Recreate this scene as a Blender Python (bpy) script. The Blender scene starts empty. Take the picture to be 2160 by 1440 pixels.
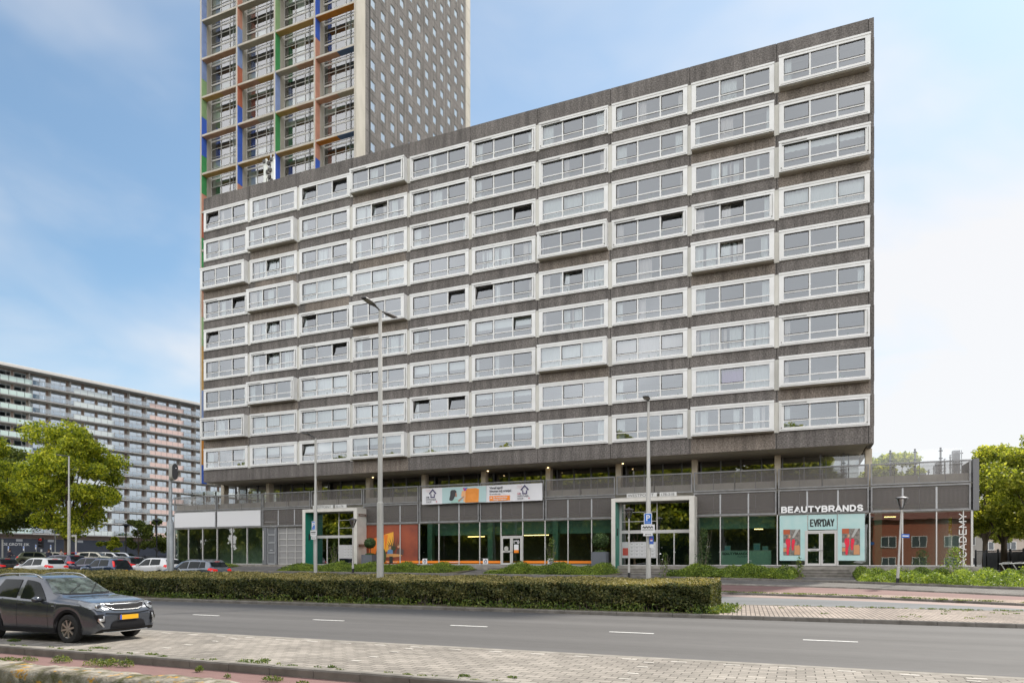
import bpy, bmesh, math, random
import numpy as np
from mathutils import Vector, Matrix
from mathutils.bvhtree import BVHTree
R=math.radians
random.seed(7); np.random.seed(7)
C=bpy.context.scene.collection
# ---------------------------------------------------------------- camera, sky, sun, exposure
PHI=0.39427811
E0=2.0
cam=bpy.data.cameras.new('camera'); camo=bpy.data.objects.new('camera',cam); C.objects.link(camo)
cam.sensor_width=36; cam.lens=24.0; cam.shift_y=461/2160.0; cam.clip_start=0.1; cam.clip_end=3000
camo.location=(0,0,E0); camo.rotation_euler=(R(90),0,PHI)
bpy.context.scene.camera=camo
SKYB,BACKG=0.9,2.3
SUN_EL,SUN_AZ=50.0,26.0      # azimuth measured from +Y (behind the flats) towards +X
w=bpy.data.worlds.new('World'); bpy.context.scene.world=w; w.use_nodes=True
nt=w.node_tree; N=nt.nodes; L=nt.links; N.clear()
def wn(t,**k):
    n=N.new(t)
    for a,b in k.items(): setattr(n,a,b)
    return n
def wm(op,a=None,b=None):
    n=N.new('ShaderNodeMath'); n.operation=op
    for i,v in enumerate((a,b)):
        if v is None: continue
        if isinstance(v,(int,float)): n.inputs[i].default_value=v
        else: L.new(v,n.inputs[i])
    return n.outputs[0]
out=wn('ShaderNodeOutputWorld'); bg=wn('ShaderNodeBackground')
sky=wn('ShaderNodeTexSky',sky_type='NISHITA'); sky.sun_disc=False; sky.sun_elevation=R(SUN_EL); sky.sun_rotation=R(SUN_AZ); sky.air_density=1.0; sky.dust_density=0.6; sky.ozone_density=1.4
tc=wn('ShaderNodeTexCoord'); sep=wn('ShaderNodeSeparateXYZ'); L.new(tc.outputs['Generated'],sep.inputs[0])
zz=wm('ADD',wm('MAXIMUM',sep.outputs[2],0.0),0.32)
cmb=wn('ShaderNodeCombineXYZ'); L.new(wm('DIVIDE',sep.outputs[0],zz),cmb.inputs[0]); L.new(wm('DIVIDE',sep.outputs[1],zz),cmb.inputs[1])
def cloud(scale,detail,loc,lo,hi,dist=0.4):
    mp=wn('ShaderNodeMapping'); mp.inputs['Location'].default_value=loc; mp.inputs['Scale'].default_value=(1,1.0,1); L.new(cmb.outputs[0],mp.inputs[0])
    nz=wn('ShaderNodeTexNoise'); nz.inputs['Scale'].default_value=scale; nz.inputs['Detail'].default_value=detail; nz.inputs['Roughness'].default_value=0.5; nz.inputs['Distortion'].default_value=dist; L.new(mp.outputs[0],nz.inputs['Vector'])
    mr=wn('ShaderNodeMapRange'); mr.interpolation_type='SMOOTHSTEP'; mr.inputs[1].default_value=lo; mr.inputs[2].default_value=hi; L.new(nz.outputs[0],mr.inputs[0]); return mr.outputs[0]
c1=cloud(1.15,5,(6.6,5.5,0),0.42,0.66); c2=cloud(2.6,6,(1.1,1.1,0),0.45,0.80)
# thin veil to the right (sun side) and towards the horizon; cloud behind the viewpoint, with gain added to light the shaded facade
dr=wm('ADD',wm('MULTIPLY',sep.outputs[0],0.80),wm('MULTIPLY',sep.outputs[1],0.25))
def mrange(v,a,b,c,d):
    r=wn('ShaderNodeMapRange'); r.interpolation_type='SMOOTHSTEP'
    for i,q in zip((1,2,3,4),(a,b,c,d)): r.inputs[i].default_value=q
    L.new(v,r.inputs[0]); return r.outputs[0]
veil=wm('MULTIPLY',mrange(dr,-0.55,0.75,0.0,0.58),mrange(sep.outputs[2],0.25,0.75,1.0,0.30)); hor=mrange(sep.outputs[2],0.0,0.36,0.70,0.0); back=mrange(sep.outputs[1],0.10,-0.35,0.0,0.80)
m=wm('MAXIMUM',wm('MULTIPLY',c1,0.58),wm('MULTIPLY',c2,0.34))
m=wm('ADD',wm('ADD',m,veil),0.10); m=wm('ADD',m,hor); m=wm('MINIMUM',wm('MAXIMUM',m,back),0.94)
skys=wn('ShaderNodeVectorMath',operation='MULTIPLY'); L.new(sky.outputs[0],skys.inputs[0]); skys.inputs[1].default_value=(SKYB*0.80,SKYB*1.06,SKYB*1.08)
mix=wn('ShaderNodeMix',data_type='RGBA'); L.new(m,mix.inputs[0]); L.new(skys.outputs[0],mix.inputs[6])
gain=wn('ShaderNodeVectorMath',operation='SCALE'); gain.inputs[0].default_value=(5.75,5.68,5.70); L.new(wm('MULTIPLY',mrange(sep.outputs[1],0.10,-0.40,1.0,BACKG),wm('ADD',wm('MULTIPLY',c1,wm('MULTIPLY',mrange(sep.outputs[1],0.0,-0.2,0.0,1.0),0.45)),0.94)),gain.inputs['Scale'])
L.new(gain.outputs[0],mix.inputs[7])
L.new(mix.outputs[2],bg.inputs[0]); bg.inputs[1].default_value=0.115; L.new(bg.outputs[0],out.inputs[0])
sl=bpy.data.lights.new('sun','SUN'); sl.energy=3.6; sl.angle=R(3); sl.color=(1,.93,.82)
so=bpy.data.objects.new('sun',sl); C.objects.link(so)
sd=Vector((math.sin(R(SUN_AZ))*math.cos(R(SUN_EL)),math.cos(R(SUN_AZ))*math.cos(R(SUN_EL)),math.sin(R(SUN_EL))))
so.rotation_euler=sd.to_track_quat('Z','Y').to_euler(); so.location=(0,0,80)
vs=bpy.context.scene.view_settings; vs.view_transform='Standard'; vs.look='None'; vs.exposure=0.62; vs.gamma=1
cy=bpy.context.scene.cycles; cy.max_bounces=6; cy.transparent_max_bounces=12; cy.diffuse_bounces=3; cy.glossy_bounces=4; cy.caustics_reflective=False; cy.caustics_refractive=False
# ---------------------------------------------------------------- pixel/plane helpers (2160 px wide photo, eye 2 m)
FC=1440.0; HZ=1181.0; CS,SN=math.cos(PHI),math.sin(PHI); VX=1080-FC*CS/SN
def at(px,py,z):
    d=FC*(E0-z)/(py-HZ); xr=(px-1080)/FC*d
    return (xr*CS-d*SN, xr*SN+d*CS, z)
def dep(px,Y): return FC*Y/(SN*(px-VX))
def xat(px,Y): return (Y*CS-dep(px,Y))/SN
def zat(px,py,Y): return E0-(py-HZ)*dep(px,Y)/FC
# ---------------------------------------------------------------- materials
MATS={}
def nodes(m): return m.node_tree.nodes, m.node_tree.links
def mat(name,col,rough=.6,metal=0.,col2=None,nscale=4.,bump=0.,bscale=30.,spec=.5,coat=0.,detail=4.,emit=None,estr=1.,lo=.35,hi=.65,stretch=None,trans=0.):
    if name in MATS: return MATS[name]
    m=bpy.data.materials.new(name); m.use_nodes=True; n,l=nodes(m); b=n['Principled BSDF']
    b.inputs['Base Color'].default_value=(*col,1); b.inputs['Roughness'].default_value=rough; b.inputs['Metallic'].default_value=metal
    b.inputs['Specular IOR Level'].default_value=spec; b.inputs['Coat Weight'].default_value=coat; b.inputs['Coat Roughness'].default_value=.04
    if emit: b.inputs['Emission Color'].default_value=(*emit,1); b.inputs['Emission Strength'].default_value=estr
    if col2 or bump:
        t=n.new('ShaderNodeTexCoord'); mp=n.new('ShaderNodeMapping'); l.new(t.outputs['Object'],mp.inputs[0])
        if stretch: mp.inputs['Scale'].default_value=stretch
    if col2:
        z=n.new('ShaderNodeTexNoise'); z.inputs['Scale'].default_value=nscale; z.inputs['Detail'].default_value=detail; l.new(mp.outputs[0],z.inputs['Vector'])
        r=n.new('ShaderNodeValToRGB'); r.color_ramp.elements[0].position=lo; r.color_ramp.elements[1].position=hi
        r.color_ramp.elements[0].color=(*col,1); r.color_ramp.elements[1].color=(*col2,1); l.new(z.outputs[0],r.inputs[0]); l.new(r.outputs[0],b.inputs['Base Color'])
    if bump:
        z=n.new('ShaderNodeTexNoise'); z.inputs['Scale'].default_value=bscale; z.inputs['Detail'].default_value=3; l.new(t.outputs['Object'],z.inputs['Vector'])
        u=n.new('ShaderNodeBump'); u.inputs['Strength'].default_value=bump; u.inputs['Distance'].default_value=.02; l.new(z.outputs[0],u.inputs['Height']); l.new(u.outputs[0],b.inputs['Normal'])
    MATS[name]=m; return m
def glassmat(name,tint,refl,blend=.25,rough=0.0,rcol=(1,1,1)):
    if name in MATS: return MATS[name]
    m=bpy.data.materials.new(name); m.use_nodes=True; n,l=nodes(m); n.remove(n['Principled BSDF']); o=n['Material Output']
    t=n.new('ShaderNodeBsdfTransparent'); t.inputs[0].default_value=(*tint,1)
    g=n.new('ShaderNodeBsdfGlossy'); g.inputs['Roughness'].default_value=rough; g.inputs[0].default_value=(*rcol,1)
    f=n.new('ShaderNodeFresnel'); f.inputs[0].default_value=1.5
    a=n.new('ShaderNodeMath'); a.operation='ADD'; l.new(f.outputs[0],a.inputs[0]); a.inputs[1].default_value=refl; a.use_clamp=True
    # slight pane waviness
    tc=n.new('ShaderNodeTexCoord'); z=n.new('ShaderNodeTexNoise'); z.inputs['Scale'].default_value=.7; l.new(tc.outputs['Object'],z.inputs['Vector'])
    u=n.new('ShaderNodeBump'); u.inputs['Strength'].default_value=.035; u.inputs['Distance'].default_value=.04; l.new(z.outputs[0],u.inputs['Height']); l.new(u.outputs[0],g.inputs['Normal'])
    x=n.new('ShaderNodeMixShader'); l.new(a.outputs[0],x.inputs[0]); l.new(t.outputs[0],x.inputs[1]); l.new(g.outputs[0],x.inputs[2]); l.new(x.outputs[0],o.inputs[0])
    MATS[name]=m; return m
def meshmat(name,col,hole):
    """perforated sheet: rows of small round holes"""
    m=bpy.data.materials.new(name); m.use_nodes=True; n,l=nodes(m); b=n['Principled BSDF']; o=n['Material Output']
    b.inputs['Base Color'].default_value=(*col,1); b.inputs['Roughness'].default_value=.55; b.inputs['Metallic'].default_value=.3
    t=n.new('ShaderNodeBsdfTransparent'); x=n.new('ShaderNodeMixShader'); 
    tc=n.new('ShaderNodeTexCoord'); z=n.new('ShaderNodeTexNoise'); z.inputs['Scale'].default_value=.6; l.new(tc.outputs['Object'],z.inputs['Vector'])
    mr=n.new('ShaderNodeMapRange'); mr.inputs[3].default_value=hole-.06; mr.inputs[4].default_value=hole+.06; l.new(z.outputs[0],mr.inputs[0])
    w_=n.new('ShaderNodeTexWave'); w_.wave_type='BANDS'; w_.bands_direction='X'; w_.inputs['Scale'].default_value=4.5; l.new(tc.outputs['Object'],w_.inputs['Vector'])
    mm=n.new('ShaderNodeMath'); mm.operation='MULTIPLY_ADD'; l.new(w_.outputs['Fac'],mm.inputs[0]); mm.inputs[1].default_value=.16; l.new(mr.outputs[0],mm.inputs[2])
    l.new(mm.outputs[0],x.inputs[0]); l.new(b.outputs[0],x.inputs[1]); l.new(t.outputs[0],x.inputs[2]); l.new(x.outputs[0],o.inputs[0]); MATS[name]=m; return m
def leafmat(name,c1,c2,c3,trans=.45):
    m=bpy.data.materials.new(name); m.use_nodes=True; n,l=nodes(m); b=n['Principled BSDF']; o=n['Material Output']
    g=n.new('ShaderNodeNewGeometry'); r=n.new('ShaderNodeValToRGB'); e=r.color_ramp.elements
    e[0].position=0; e[0].color=(*c1,1); e[1].position=1; e[1].color=(*c3,1); q=e.new(.55); q.color=(*c2,1)
    tc=n.new('ShaderNodeTexCoord'); z=n.new('ShaderNodeTexNoise'); z.inputs['Scale'].default_value=.9; l.new(tc.outputs['Object'],z.inputs['Vector'])
    a=n.new('ShaderNodeMath'); a.operation='MULTIPLY_ADD'; l.new(z.outputs[0],a.inputs[0]); a.inputs[1].default_value=1.3; a.inputs[2].default_value=-.65
    s=n.new('ShaderNodeMath'); s.operation='ADD'; s.use_clamp=True; l.new(g.outputs['Random Per Island'],s.inputs[0]); l.new(a.outputs[0],s.inputs[1]); l.new(s.outputs[0],r.inputs[0])
    l.new(r.outputs[0],b.inputs['Base Color']); b.inputs['Roughness'].default_value=.5; b.inputs['Specular IOR Level'].default_value=.35
    t=n.new('ShaderNodeBsdfTranslucent'); br=n.new('ShaderNodeVectorMath'); br.operation='MULTIPLY'; br.inputs[1].default_value=(1.5,1.45,.7); l.new(r.outputs[0],br.inputs[0]); l.new(br.outputs[0],t.inputs[0])
    x=n.new('ShaderNodeMixShader'); x.inputs[0].default_value=trans; l.new(b.outputs[0],x.inputs[1]); l.new(t.outputs[0],x.inputs[2]); l.new(x.outputs[0],o.inputs[0]); MATS[name]=m; return m
# ---------------------------------------------------------------- mesh builder
class MB:
    def __init__(s): s.v=[]; s.f=[]; s.m=[]
    def add(s,vs,fs,mi=0):
        o=len(s.v); s.v+=[tuple(v) for v in vs]
        for f in fs: s.f.append(tuple(i+o for i in f)); s.m.append(mi)
        return s
    def box(s,x0,x1,y0,y1,z0,z1,mi=0):
        if x0>x1: x0,x1=x1,x0
        if y0>y1: y0,y1=y1,y0
        if z0>z1: z0,z1=z1,z0
        return s.add([(x0,y0,z0),(x1,y0,z0),(x1,y1,z0),(x0,y1,z0),(x0,y0,z1),(x1,y0,z1),(x1,y1,z1),(x0,y1,z1)],
              [(3,2,1,0),(4,5,6,7),(0,1,5,4),(1,2,6,5),(2,3,7,6),(3,0,4,7)],mi)
    def quad(s,a,b,c,d,mi=0): return s.add([a,b,c,d],[(0,1,2,3)],mi)
    def obox(s,p,ax,ay,az,mi=0):
        p,ax,ay,az=map(Vector,(p,ax,ay,az)); v=[]
        for k in (-1,1):
            for (i,j) in ((-1,-1),(1,-1),(1,1),(-1,1)): v.append(p+ax*i+ay*j+az*k)
        return s.add(v,[(3,2,1,0),(4,5,6,7),(0,1,5,4),(1,2,6,5),(2,3,7,6),(3,0,4,7)],mi)
    def tube(s,pts,rad,n=10,mi=0,cap=True):
        pts=[Vector(p) for p in pts]; rad=rad if isinstance(rad,(list,tuple)) else [rad]*len(pts)
        o=len(s.v); up=None
        for i,p in enumerate(pts):
            t=(pts[min(i+1,len(pts)-1)]-pts[max(i-1,0)]).normalized()
            if up is None: up=t.orthogonal().normalized()
            up=(up-t*up.dot(t)).normalized() if (up-t*up.dot(t)).length>1e-5 else t.orthogonal().normalized()
            b=t.cross(up)
            for k in range(n):
                a=2*math.pi*k/n; s.v.append(tuple(p+(up*math.cos(a)+b*math.sin(a))*rad[i]))
        for i in range(len(pts)-1):
            for k in range(n):
                a=o+i*n+k; b_=o+i*n+(k+1)%n; s.f.append((a,b_,b_+n,a+n)); s.m.append(mi)
        if cap:
            s.f.append(tuple(o+k for k in range(n))[::-1]); s.m.append(mi)
            e=o+(len(pts)-1)*n; s.f.append(tuple(e+k for k in range(n))); s.m.append(mi)
        return s
    def lathe(s,prof,c=(0,0,0),axis='z',n=24,mi=0):
        o=len(s.v)
        for r,h in prof:
            for k in range(n):
                a=2*math.pi*k/n; u,w_=r*math.cos(a),r*math.sin(a)
                p=(u,w_,h) if axis=='z' else ((u,h,w_) if axis=='y' else (h,u,w_))
                s.v.append((p[0]+c[0],p[1]+c[1],p[2]+c[2]))
        for i in range(len(prof)-1):
            for k in range(n):
                a=o+i*n+k; b=o+i*n+(k+1)%n; s.f.append((a,b,b+n,a+n) if axis!='y' else (a+n,b+n,b,a)); s.m.append(mi)
        return s
    def prism(s,poly,y0,y1,mi=0):
        """poly in (x,z), extruded y0..y1"""
        n=len(poly); v=[(x,y0,z) for x,z in poly]+[(x,y1,z) for x,z in poly]
        return s.add(v,[tuple(range(n)),tuple(range(2*n-1,n-1,-1))]+[((i+1)%n,i,i+n,(i+1)%n+n) for i in range(n)],mi)
    def mesh(s,name,mats,smooth=None):
        me=bpy.data.meshes.new(name); me.from_pydata(s.v,[],s.f)
        for m_ in (mats if isinstance(mats,(list,tuple)) else [mats]): me.materials.append(m_)
        me.polygons.foreach_set('material_index',s.m)
        if smooth is not None:
            me.polygons.foreach_set('use_smooth',[True]*len(s.f)); me.set_sharp_from_angle(angle=R(smooth))
        me.update(); return me
    def build(s,name,mats,parent=None,smooth=None,loc=None):
        return link(name,s.mesh(name,mats,smooth),parent,loc)
def link(name,data,parent=None,loc=None):
    o=bpy.data.objects.new(name,data); C.objects.link(o)
    if parent: o.parent=parent
    if loc: o.location=loc
    return o
def tag(o,label=None,cat=None,group=None,kind=None):
    if label: o['label']=label
    if cat: o['category']=cat
    if group: o['group']=group
    if kind: o['kind']=kind
    return o
def thing(name,label,cat,loc=(0,0,0),rz=0.,group=None):
    o=bpy.data.objects.new(name,None); C.objects.link(o); o.location=loc; o.rotation_euler=(0,0,rz); o.empty_display_size=.3
    return tag(o,label,cat,group)
def copy_tree(o,parent=None):
    c=o.copy(); C.objects.link(c)
    if parent: c.parent=parent
    for ch in list(o.children): copy_tree(ch,c)
    return c
def text(body,name,parent,loc,size,m,rot=(R(90),0,0),ext=.01,sx=1.,align='LEFT',bold=0.,space=1.):
    cu=bpy.data.curves.new(name,'FONT'); cu.body=body; cu.size=size; cu.extrude=ext; cu.align_x=align; cu.offset=bold; cu.space_character=space
    cu.materials.append(m); tmp=bpy.data.objects.new('tmp',cu); C.objects.link(tmp); dg=bpy.context.evaluated_depsgraph_get(); dg.update()
    me=bpy.data.meshes.new_from_object(tmp.evaluated_get(dg),depsgraph=dg); me=me.copy() if me.users else me; bpy.data.objects.remove(tmp)
    o=link(name,me,parent); o.location=loc; o.rotation_euler=rot; o.scale=(sx,1,1); return o
def arc(cx,cz,rx,rz,a0,a1,n=9): return [(cx+rx*math.cos(R(a0+(a1-a0)*i/n)),cz+rz*math.sin(R(a0+(a1-a0)*i/n))) for i in range(n+1)]
GLY={'B':[[(0,0),(0,1)],[(0,1),(.36,1)]+arc(.36,.76,.22,.24,90,-90)+[(0,.52)],[(0,.52),(.38,.52)]+arc(.38,.26,.26,.26,90,-90)+[(0,0)]],'E':[[(.56,1),(0,1),(0,0),(.58,0)],[(0,.52),(.5,.52)]],
 'A':[[(-.04,0),(.32,1),(.68,0)],[(.1,.30),(.54,.30)]],'U':[[(0,1),(0,.3)]+arc(.32,.3,.32,.3,180,360)+[(.64,1)]],'T':[[(-.02,1),(.62,1)],[(.30,1),(.30,0)]],'Y':[[(-.04,1),(.30,.45),(.64,1)],[(.30,.45),(.30,0)]],
 'R':[[(0,0),(0,1),(.38,1)]+arc(.38,.74,.24,.26,90,-90)+[(0,.48)],[(.34,.48),(.62,0)]],'N':[[(0,0),(0,1),(.62,0),(.62,1)]],'D':[[(0,0),(0,1),(.26,1)]+arc(.26,.5,.38,.5,90,-90)+[(0,0)]],
 'S':[arc(.30,.75,.27,.25,20,180)+arc(.30,.75,.27,.25,180,270)[1:]+arc(.30,.25,.29,.25,90,0)[1:]+arc(.30,.25,.29,.25,0,-160)[1:]],'V':[[(-.04,1),(.30,0),(.64,1)]],'C':[arc(.36,.5,.36,.5,50,310,16)],'M':[[(0,0),(0,1),(.36,.25),(.72,1),(.72,0)]],"'":[[(0,1),(0,.78)]]}
GW={'B':.62,'E':.58,'A':.64,'U':.64,'T':.60,'Y':.60,'R':.62,'N':.62,'D':.64,'S':.60,'V':.60,'C':.66,'M':.72,"'":.02}
def glyphs(body,name,par,loc,w_,h,th,m,ext=.03,gap=.30,rot=(0,0,0),y=0.):
    """block lettering drawn with strokes; facing -Y"""
    tot=sum(GW[c] for c in body)+gap*(len(body)-1); k=w_/tot; B_=MB(); x=0; e=th/2/k; hz=(h-th)
    for c in body:
        for s in GLY[c]:
            P=[((x+a)*k,th/2+b*hz) for a,b in s]
            for (a,b) in zip(P[:-1],P[1:]):
                dx,dz=b[0]-a[0],b[1]-a[1]; l_=math.hypot(dx,dz)
                if l_<1e-6: continue
                nx,nz=-dz/l_*th/2,dx/l_*th/2; ex,ez=dx/l_*th*.32,dz/l_*th*.32
                B_.prism([(a[0]-ex-nx,a[1]-ez-nz),(b[0]+ex-nx,b[1]+ez-nz),(b[0]+ex+nx,b[1]+ez+nz),(a[0]-ex+nx,a[1]-ez+nz)],y-ext-random.uniform(0,.0008),y)
        x+=GW[c]+gap
    o=B_.build(name,m,par); o.location=loc; o.rotation_euler=rot; return o
def npmesh(name,V,F,mats,mi=None):
    me=bpy.data.meshes.new(name); nV,nF,k=len(V),len(F),F.shape[1]
    me.vertices.add(nV); me.vertices.foreach_set('co',V.astype(np.float32).ravel())
    me.loops.add(nF*k); me.loops.foreach_set('vertex_index',F.astype(np.int32).ravel())
    me.polygons.add(nF); me.polygons.foreach_set('loop_start',np.arange(nF,dtype=np.int32)*k)
    for m_ in mats: me.materials.append(m_)
    if mi is not None: me.polygons.foreach_set('material_index',mi.astype(np.int32))
    me.update(calc_edges=True); return me
def leafquads(P,size,nrm=None,flat=.0,aspect=1.6,up=0.):
    """P (n,3) centres -> leaf quads (diamond shaped, slightly folded)"""
    n=len(P); D=np.random.normal(size=(n,3)); 
    if nrm is not None: D=D*(1-flat)+nrm*flat*2
    D/=np.linalg.norm(D,axis=1)[:,None]+1e-9
    A=np.random.normal(size=(n,3)); A[:,2]+=up; A-=D*(A*D).sum(1)[:,None]; A/=np.linalg.norm(A,axis=1)[:,None]+1e-9
    B=np.cross(D,A); s=(size*np.random.uniform(.6,1.35,n))[:,None]
    v=np.stack([P-A*s*aspect*.5,P+B*s*.5-D*s*.1,P+A*s*aspect*.5,P-B*s*.5-D*s*.1],1)
    return v.reshape(-1,3),np.arange(4*n).reshape(n,4)
# ---------------------------------------------------------------- ground
XS=[-200,-70,-45,-30,-10,-3,3,9,16,60]
LN={ # line: (Y list, Z list) over XS
 'med0':([24.45]*10,[.12]*10),
 'A':([29.3]*10,[.70,.65,.62,.45,.25,.18,.18,.18,.18,.18]),
 'B':([37,37,37,36.8,36.3,35.9,34.7,32.0,30.4,29.9],[.85,.85,.85,.65,.42,.34,.31,.26,.25,.25]),
 'C':([38.2,38.2,38.2,38,37.6,37.0,36.4,33.4,31.6,31],[.87,.87,.87,.7,.45,.38,.37,.36,.35,.35]),
 'D':([40.5,40.5,40.8,41.3,41.9,41.3,39.6,35.9,33.4,33],[.95,.95,.95,.8,.66,.60,.55,.46,.45,.45]),
 'E':([43,43,43.5,44.6,46,45.3,43.1,39.1,36,35.5],[1.05,1.05,1.05,.95,.82,.75,.70,.62,.6,.6]),
 'F':([50]*10,[1.5,1.5,1.45,1.35,1.15,1.08,1.0,.95,.9,.9]),
 'G':([90]*10,[1.5]*10),'H':([900]*10,[1.5]*10)}
ORD=['med0','A','B','C','D','E','F','G','H']
def ln(k,X): return float(np.interp(X,XS,LN[k][0])),float(np.interp(X,XS,LN[k][1]))
def G(X,Y):
    if Y<24.45: return 0.0 if Y>10.2 else -.12
    py,pz=ln('med0',X)
    for k in ORD[1:]:
        y,z=ln(k,X)
        if Y<=y: return pz+(z-pz)*(Y-py)/(y-py)
        py,pz=y,z
    return pz
def brickmat(name,c1,c2,mortar,bw,bh,rot=0.,msize=.012,rough=.85,dark=None,bias=0.):
    m=bpy.data.materials.new(name); m.use_nodes=True; n,l=nodes(m); b=n['Principled BSDF']; b.inputs['Roughness'].default_value=rough; b.inputs['Specular IOR Level'].default_value=.3
    t=n.new('ShaderNodeTexCoord'); mp=n.new('ShaderNodeMapping'); mp.inputs['Rotation'].default_value=(0,0,R(rot)); l.new(t.outputs['Object'],mp.inputs[0])
    k=n.new('ShaderNodeTexBrick'); k.inputs['Scale'].default_value=1; k.inputs['Brick Width'].default_value=bw; k.inputs['Row Height'].default_value=bh; k.inputs['Mortar Size'].default_value=msize; k.inputs['Mortar Smooth'].default_value=.4; k.inputs['Bias'].default_value=bias
    k.inputs['Color1'].default_value=(*c1,1); k.inputs['Color2'].default_value=(*c2,1); k.inputs['Mortar'].default_value=(*mortar,1); l.new(mp.outputs[0],k.inputs['Vector'])
    z=n.new('ShaderNodeTexNoise'); z.inputs['Scale'].default_value=.55; z.inputs['Detail'].default_value=6; l.new(t.outputs['Object'],z.inputs['Vector'])
    r=n.new('ShaderNodeMapRange'); r.inputs[1].default_value=.3; r.inputs[2].default_value=.7; r.inputs[3].default_value=.72; r.inputs[4].default_value=1.12; l.new(z.outputs[0],r.inputs[0])
    z2=n.new('ShaderNodeTexNoise'); z2.inputs['Scale'].default_value=35; z2.inputs['Detail'].default_value=3; l.new(t.outputs['Object'],z2.inputs['Vector'])
    r2=n.new('ShaderNodeMapRange'); r2.inputs[1].default_value=.3; r2.inputs[2].default_value=.7; r2.inputs[3].default_value=.85; r2.inputs[4].default_value=1.12; l.new(z2.outputs[0],r2.inputs[0])
    mu=n.new('ShaderNodeMath'); mu.operation='MULTIPLY'; l.new(r.outputs[0],mu.inputs[0]); l.new(r2.outputs[0],mu.inputs[1])
    sc=n.new('ShaderNodeVectorMath'); sc.operation='SCALE'; l.new(k.outputs['Color'],sc.inputs[0]); l.new(mu.outputs[0],sc.inputs['Scale']); l.new(sc.outputs[0],b.inputs['Base Color'])
    u=n.new('ShaderNodeBump'); u.inputs['Strength'].default_value=.5; u.inputs['Distance'].default_value=.01; u.invert=True; l.new(k.outputs['Fac'],u.inputs['Height']); l.new(u.outputs[0],b.inputs['Normal'])
    MATS[name]=m; return m
def asphalt(name,col,amp=.14,tracks=True,streak=1.0):
    m=bpy.data.materials.new(name); m.use_nodes=True; n,l=nodes(m); b=n['Principled BSDF']; b.inputs['Roughness'].default_value=.78; b.inputs['Specular IOR Level'].default_value=.35
    t=n.new('ShaderNodeTexCoord')
    def nz(sc,lo,hi,st=None,det=4):
        mp=n.new('ShaderNodeMapping'); l.new(t.outputs['Object'],mp.inputs[0])
        if st: mp.inputs['Scale'].default_value=st
        z=n.new('ShaderNodeTexNoise'); z.inputs['Scale'].default_value=sc; z.inputs['Detail'].default_value=det; l.new(mp.outputs[0],z.inputs['Vector'])
        r=n.new('ShaderNodeMapRange'); r.inputs[1].default_value=.3; r.inputs[2].default_value=.7; r.inputs[3].default_value=lo; r.inputs[4].default_value=hi; l.new(z.outputs[0],r.inputs[0]); return z,r.outputs[0]
    z1,a=nz(60,1-amp,1+amp); z0,c=nz(.75,.80,1.16,(.05,1.,1.),4); z3,e=nz(7,.94,1.06,(.3,1,1))
    q=n.new('ShaderNodeMath'); q.operation='MULTIPLY'; l.new(a,q.inputs[0]); l.new(c,q.inputs[1])
    q2=n.new('ShaderNodeMath'); q2.operation='MULTIPLY'; l.new(q.outputs[0],q2.inputs[0]); l.new(e,q2.inputs[1])
    sc=n.new('ShaderNodeVectorMath'); sc.operation='SCALE'; sc.inputs[0].default_value=col; l.new(q2.outputs[0],sc.inputs['Scale']); l.new(sc.outputs[0],b.inputs['Base Color'])
    u=n.new('ShaderNodeBump'); u.inputs['Strength'].default_value=.35; u.inputs['Distance'].default_value=.006; l.new(z1.outputs[0],u.inputs['Height']); l.new(u.outputs[0],b.inputs['Normal'])
    MATS[name]=m; return m
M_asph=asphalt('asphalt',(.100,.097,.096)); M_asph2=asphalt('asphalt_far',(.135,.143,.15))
M_red=asphalt('red_asphalt',(.185,.112,.102),.14)
M_pink=asphalt('pink_asphalt',(.27,.205,.185),.1)
M_pav=brickmat('grey_pavers',(.335,.305,.27),(.235,.215,.19),(.085,.078,.066),.31,.205,rot=0,msize=.011)
M_med=brickmat('median_bricks',(.38,.32,.275),(.29,.245,.215),(.075,.064,.052),.30,.15,rot=86,msize=.018)
M_slab=brickmat('sidewalk_slabs',(.165,.155,.145),(.13,.123,.115),(.065,.06,.055),.5,.33,rot=20)
M_verge=brickmat('verge_bricks',(.40,.31,.25),(.30,.235,.20),(.12,.10,.07),.22,.11,rot=90)
M_kerb=mat('kerb_concrete',(.20,.185,.165),.9,col2=(.13,.12,.105),nscale=2.5,bump=.3,bscale=40)
M_kerbl=mat('kerb_light',(.30,.28,.25),.9,col2=(.2,.185,.16),nscale=2.5,bump=.3,bscale=40)
M_soil=mat('soil',(.07,.055,.035),.95,col2=(.11,.10,.05),nscale=3,bump=.6,bscale=12)
M_white=mat('road_paint',(.78,.78,.76),.7,col2=(.45,.45,.44),nscale=9,lo=.4,hi=.8)
def strip(name,a,b,m,xs=None,da=(0,0),db=(0,0),n=1,par=None):
    """ribbon between two lines; a,b: line names or (Y,Z)"""
    xs=xs or sorted(set(XS+[-58,-38,-24,-17,-6,0,6,12,20,30])); B_=MB()
    def g(k,X,d):
        y,z=ln(k,X) if isinstance(k,str) else k
        return (X,y+d[0],z+d[1])
    for i in range(len(xs)-1):
        B_.quad(g(a,xs[i],da),g(a,xs[i+1],da),g(b,xs[i+1],db),g(b,xs[i],db))
    return tag(B_.build(name,m,par),kind='structure')
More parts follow.
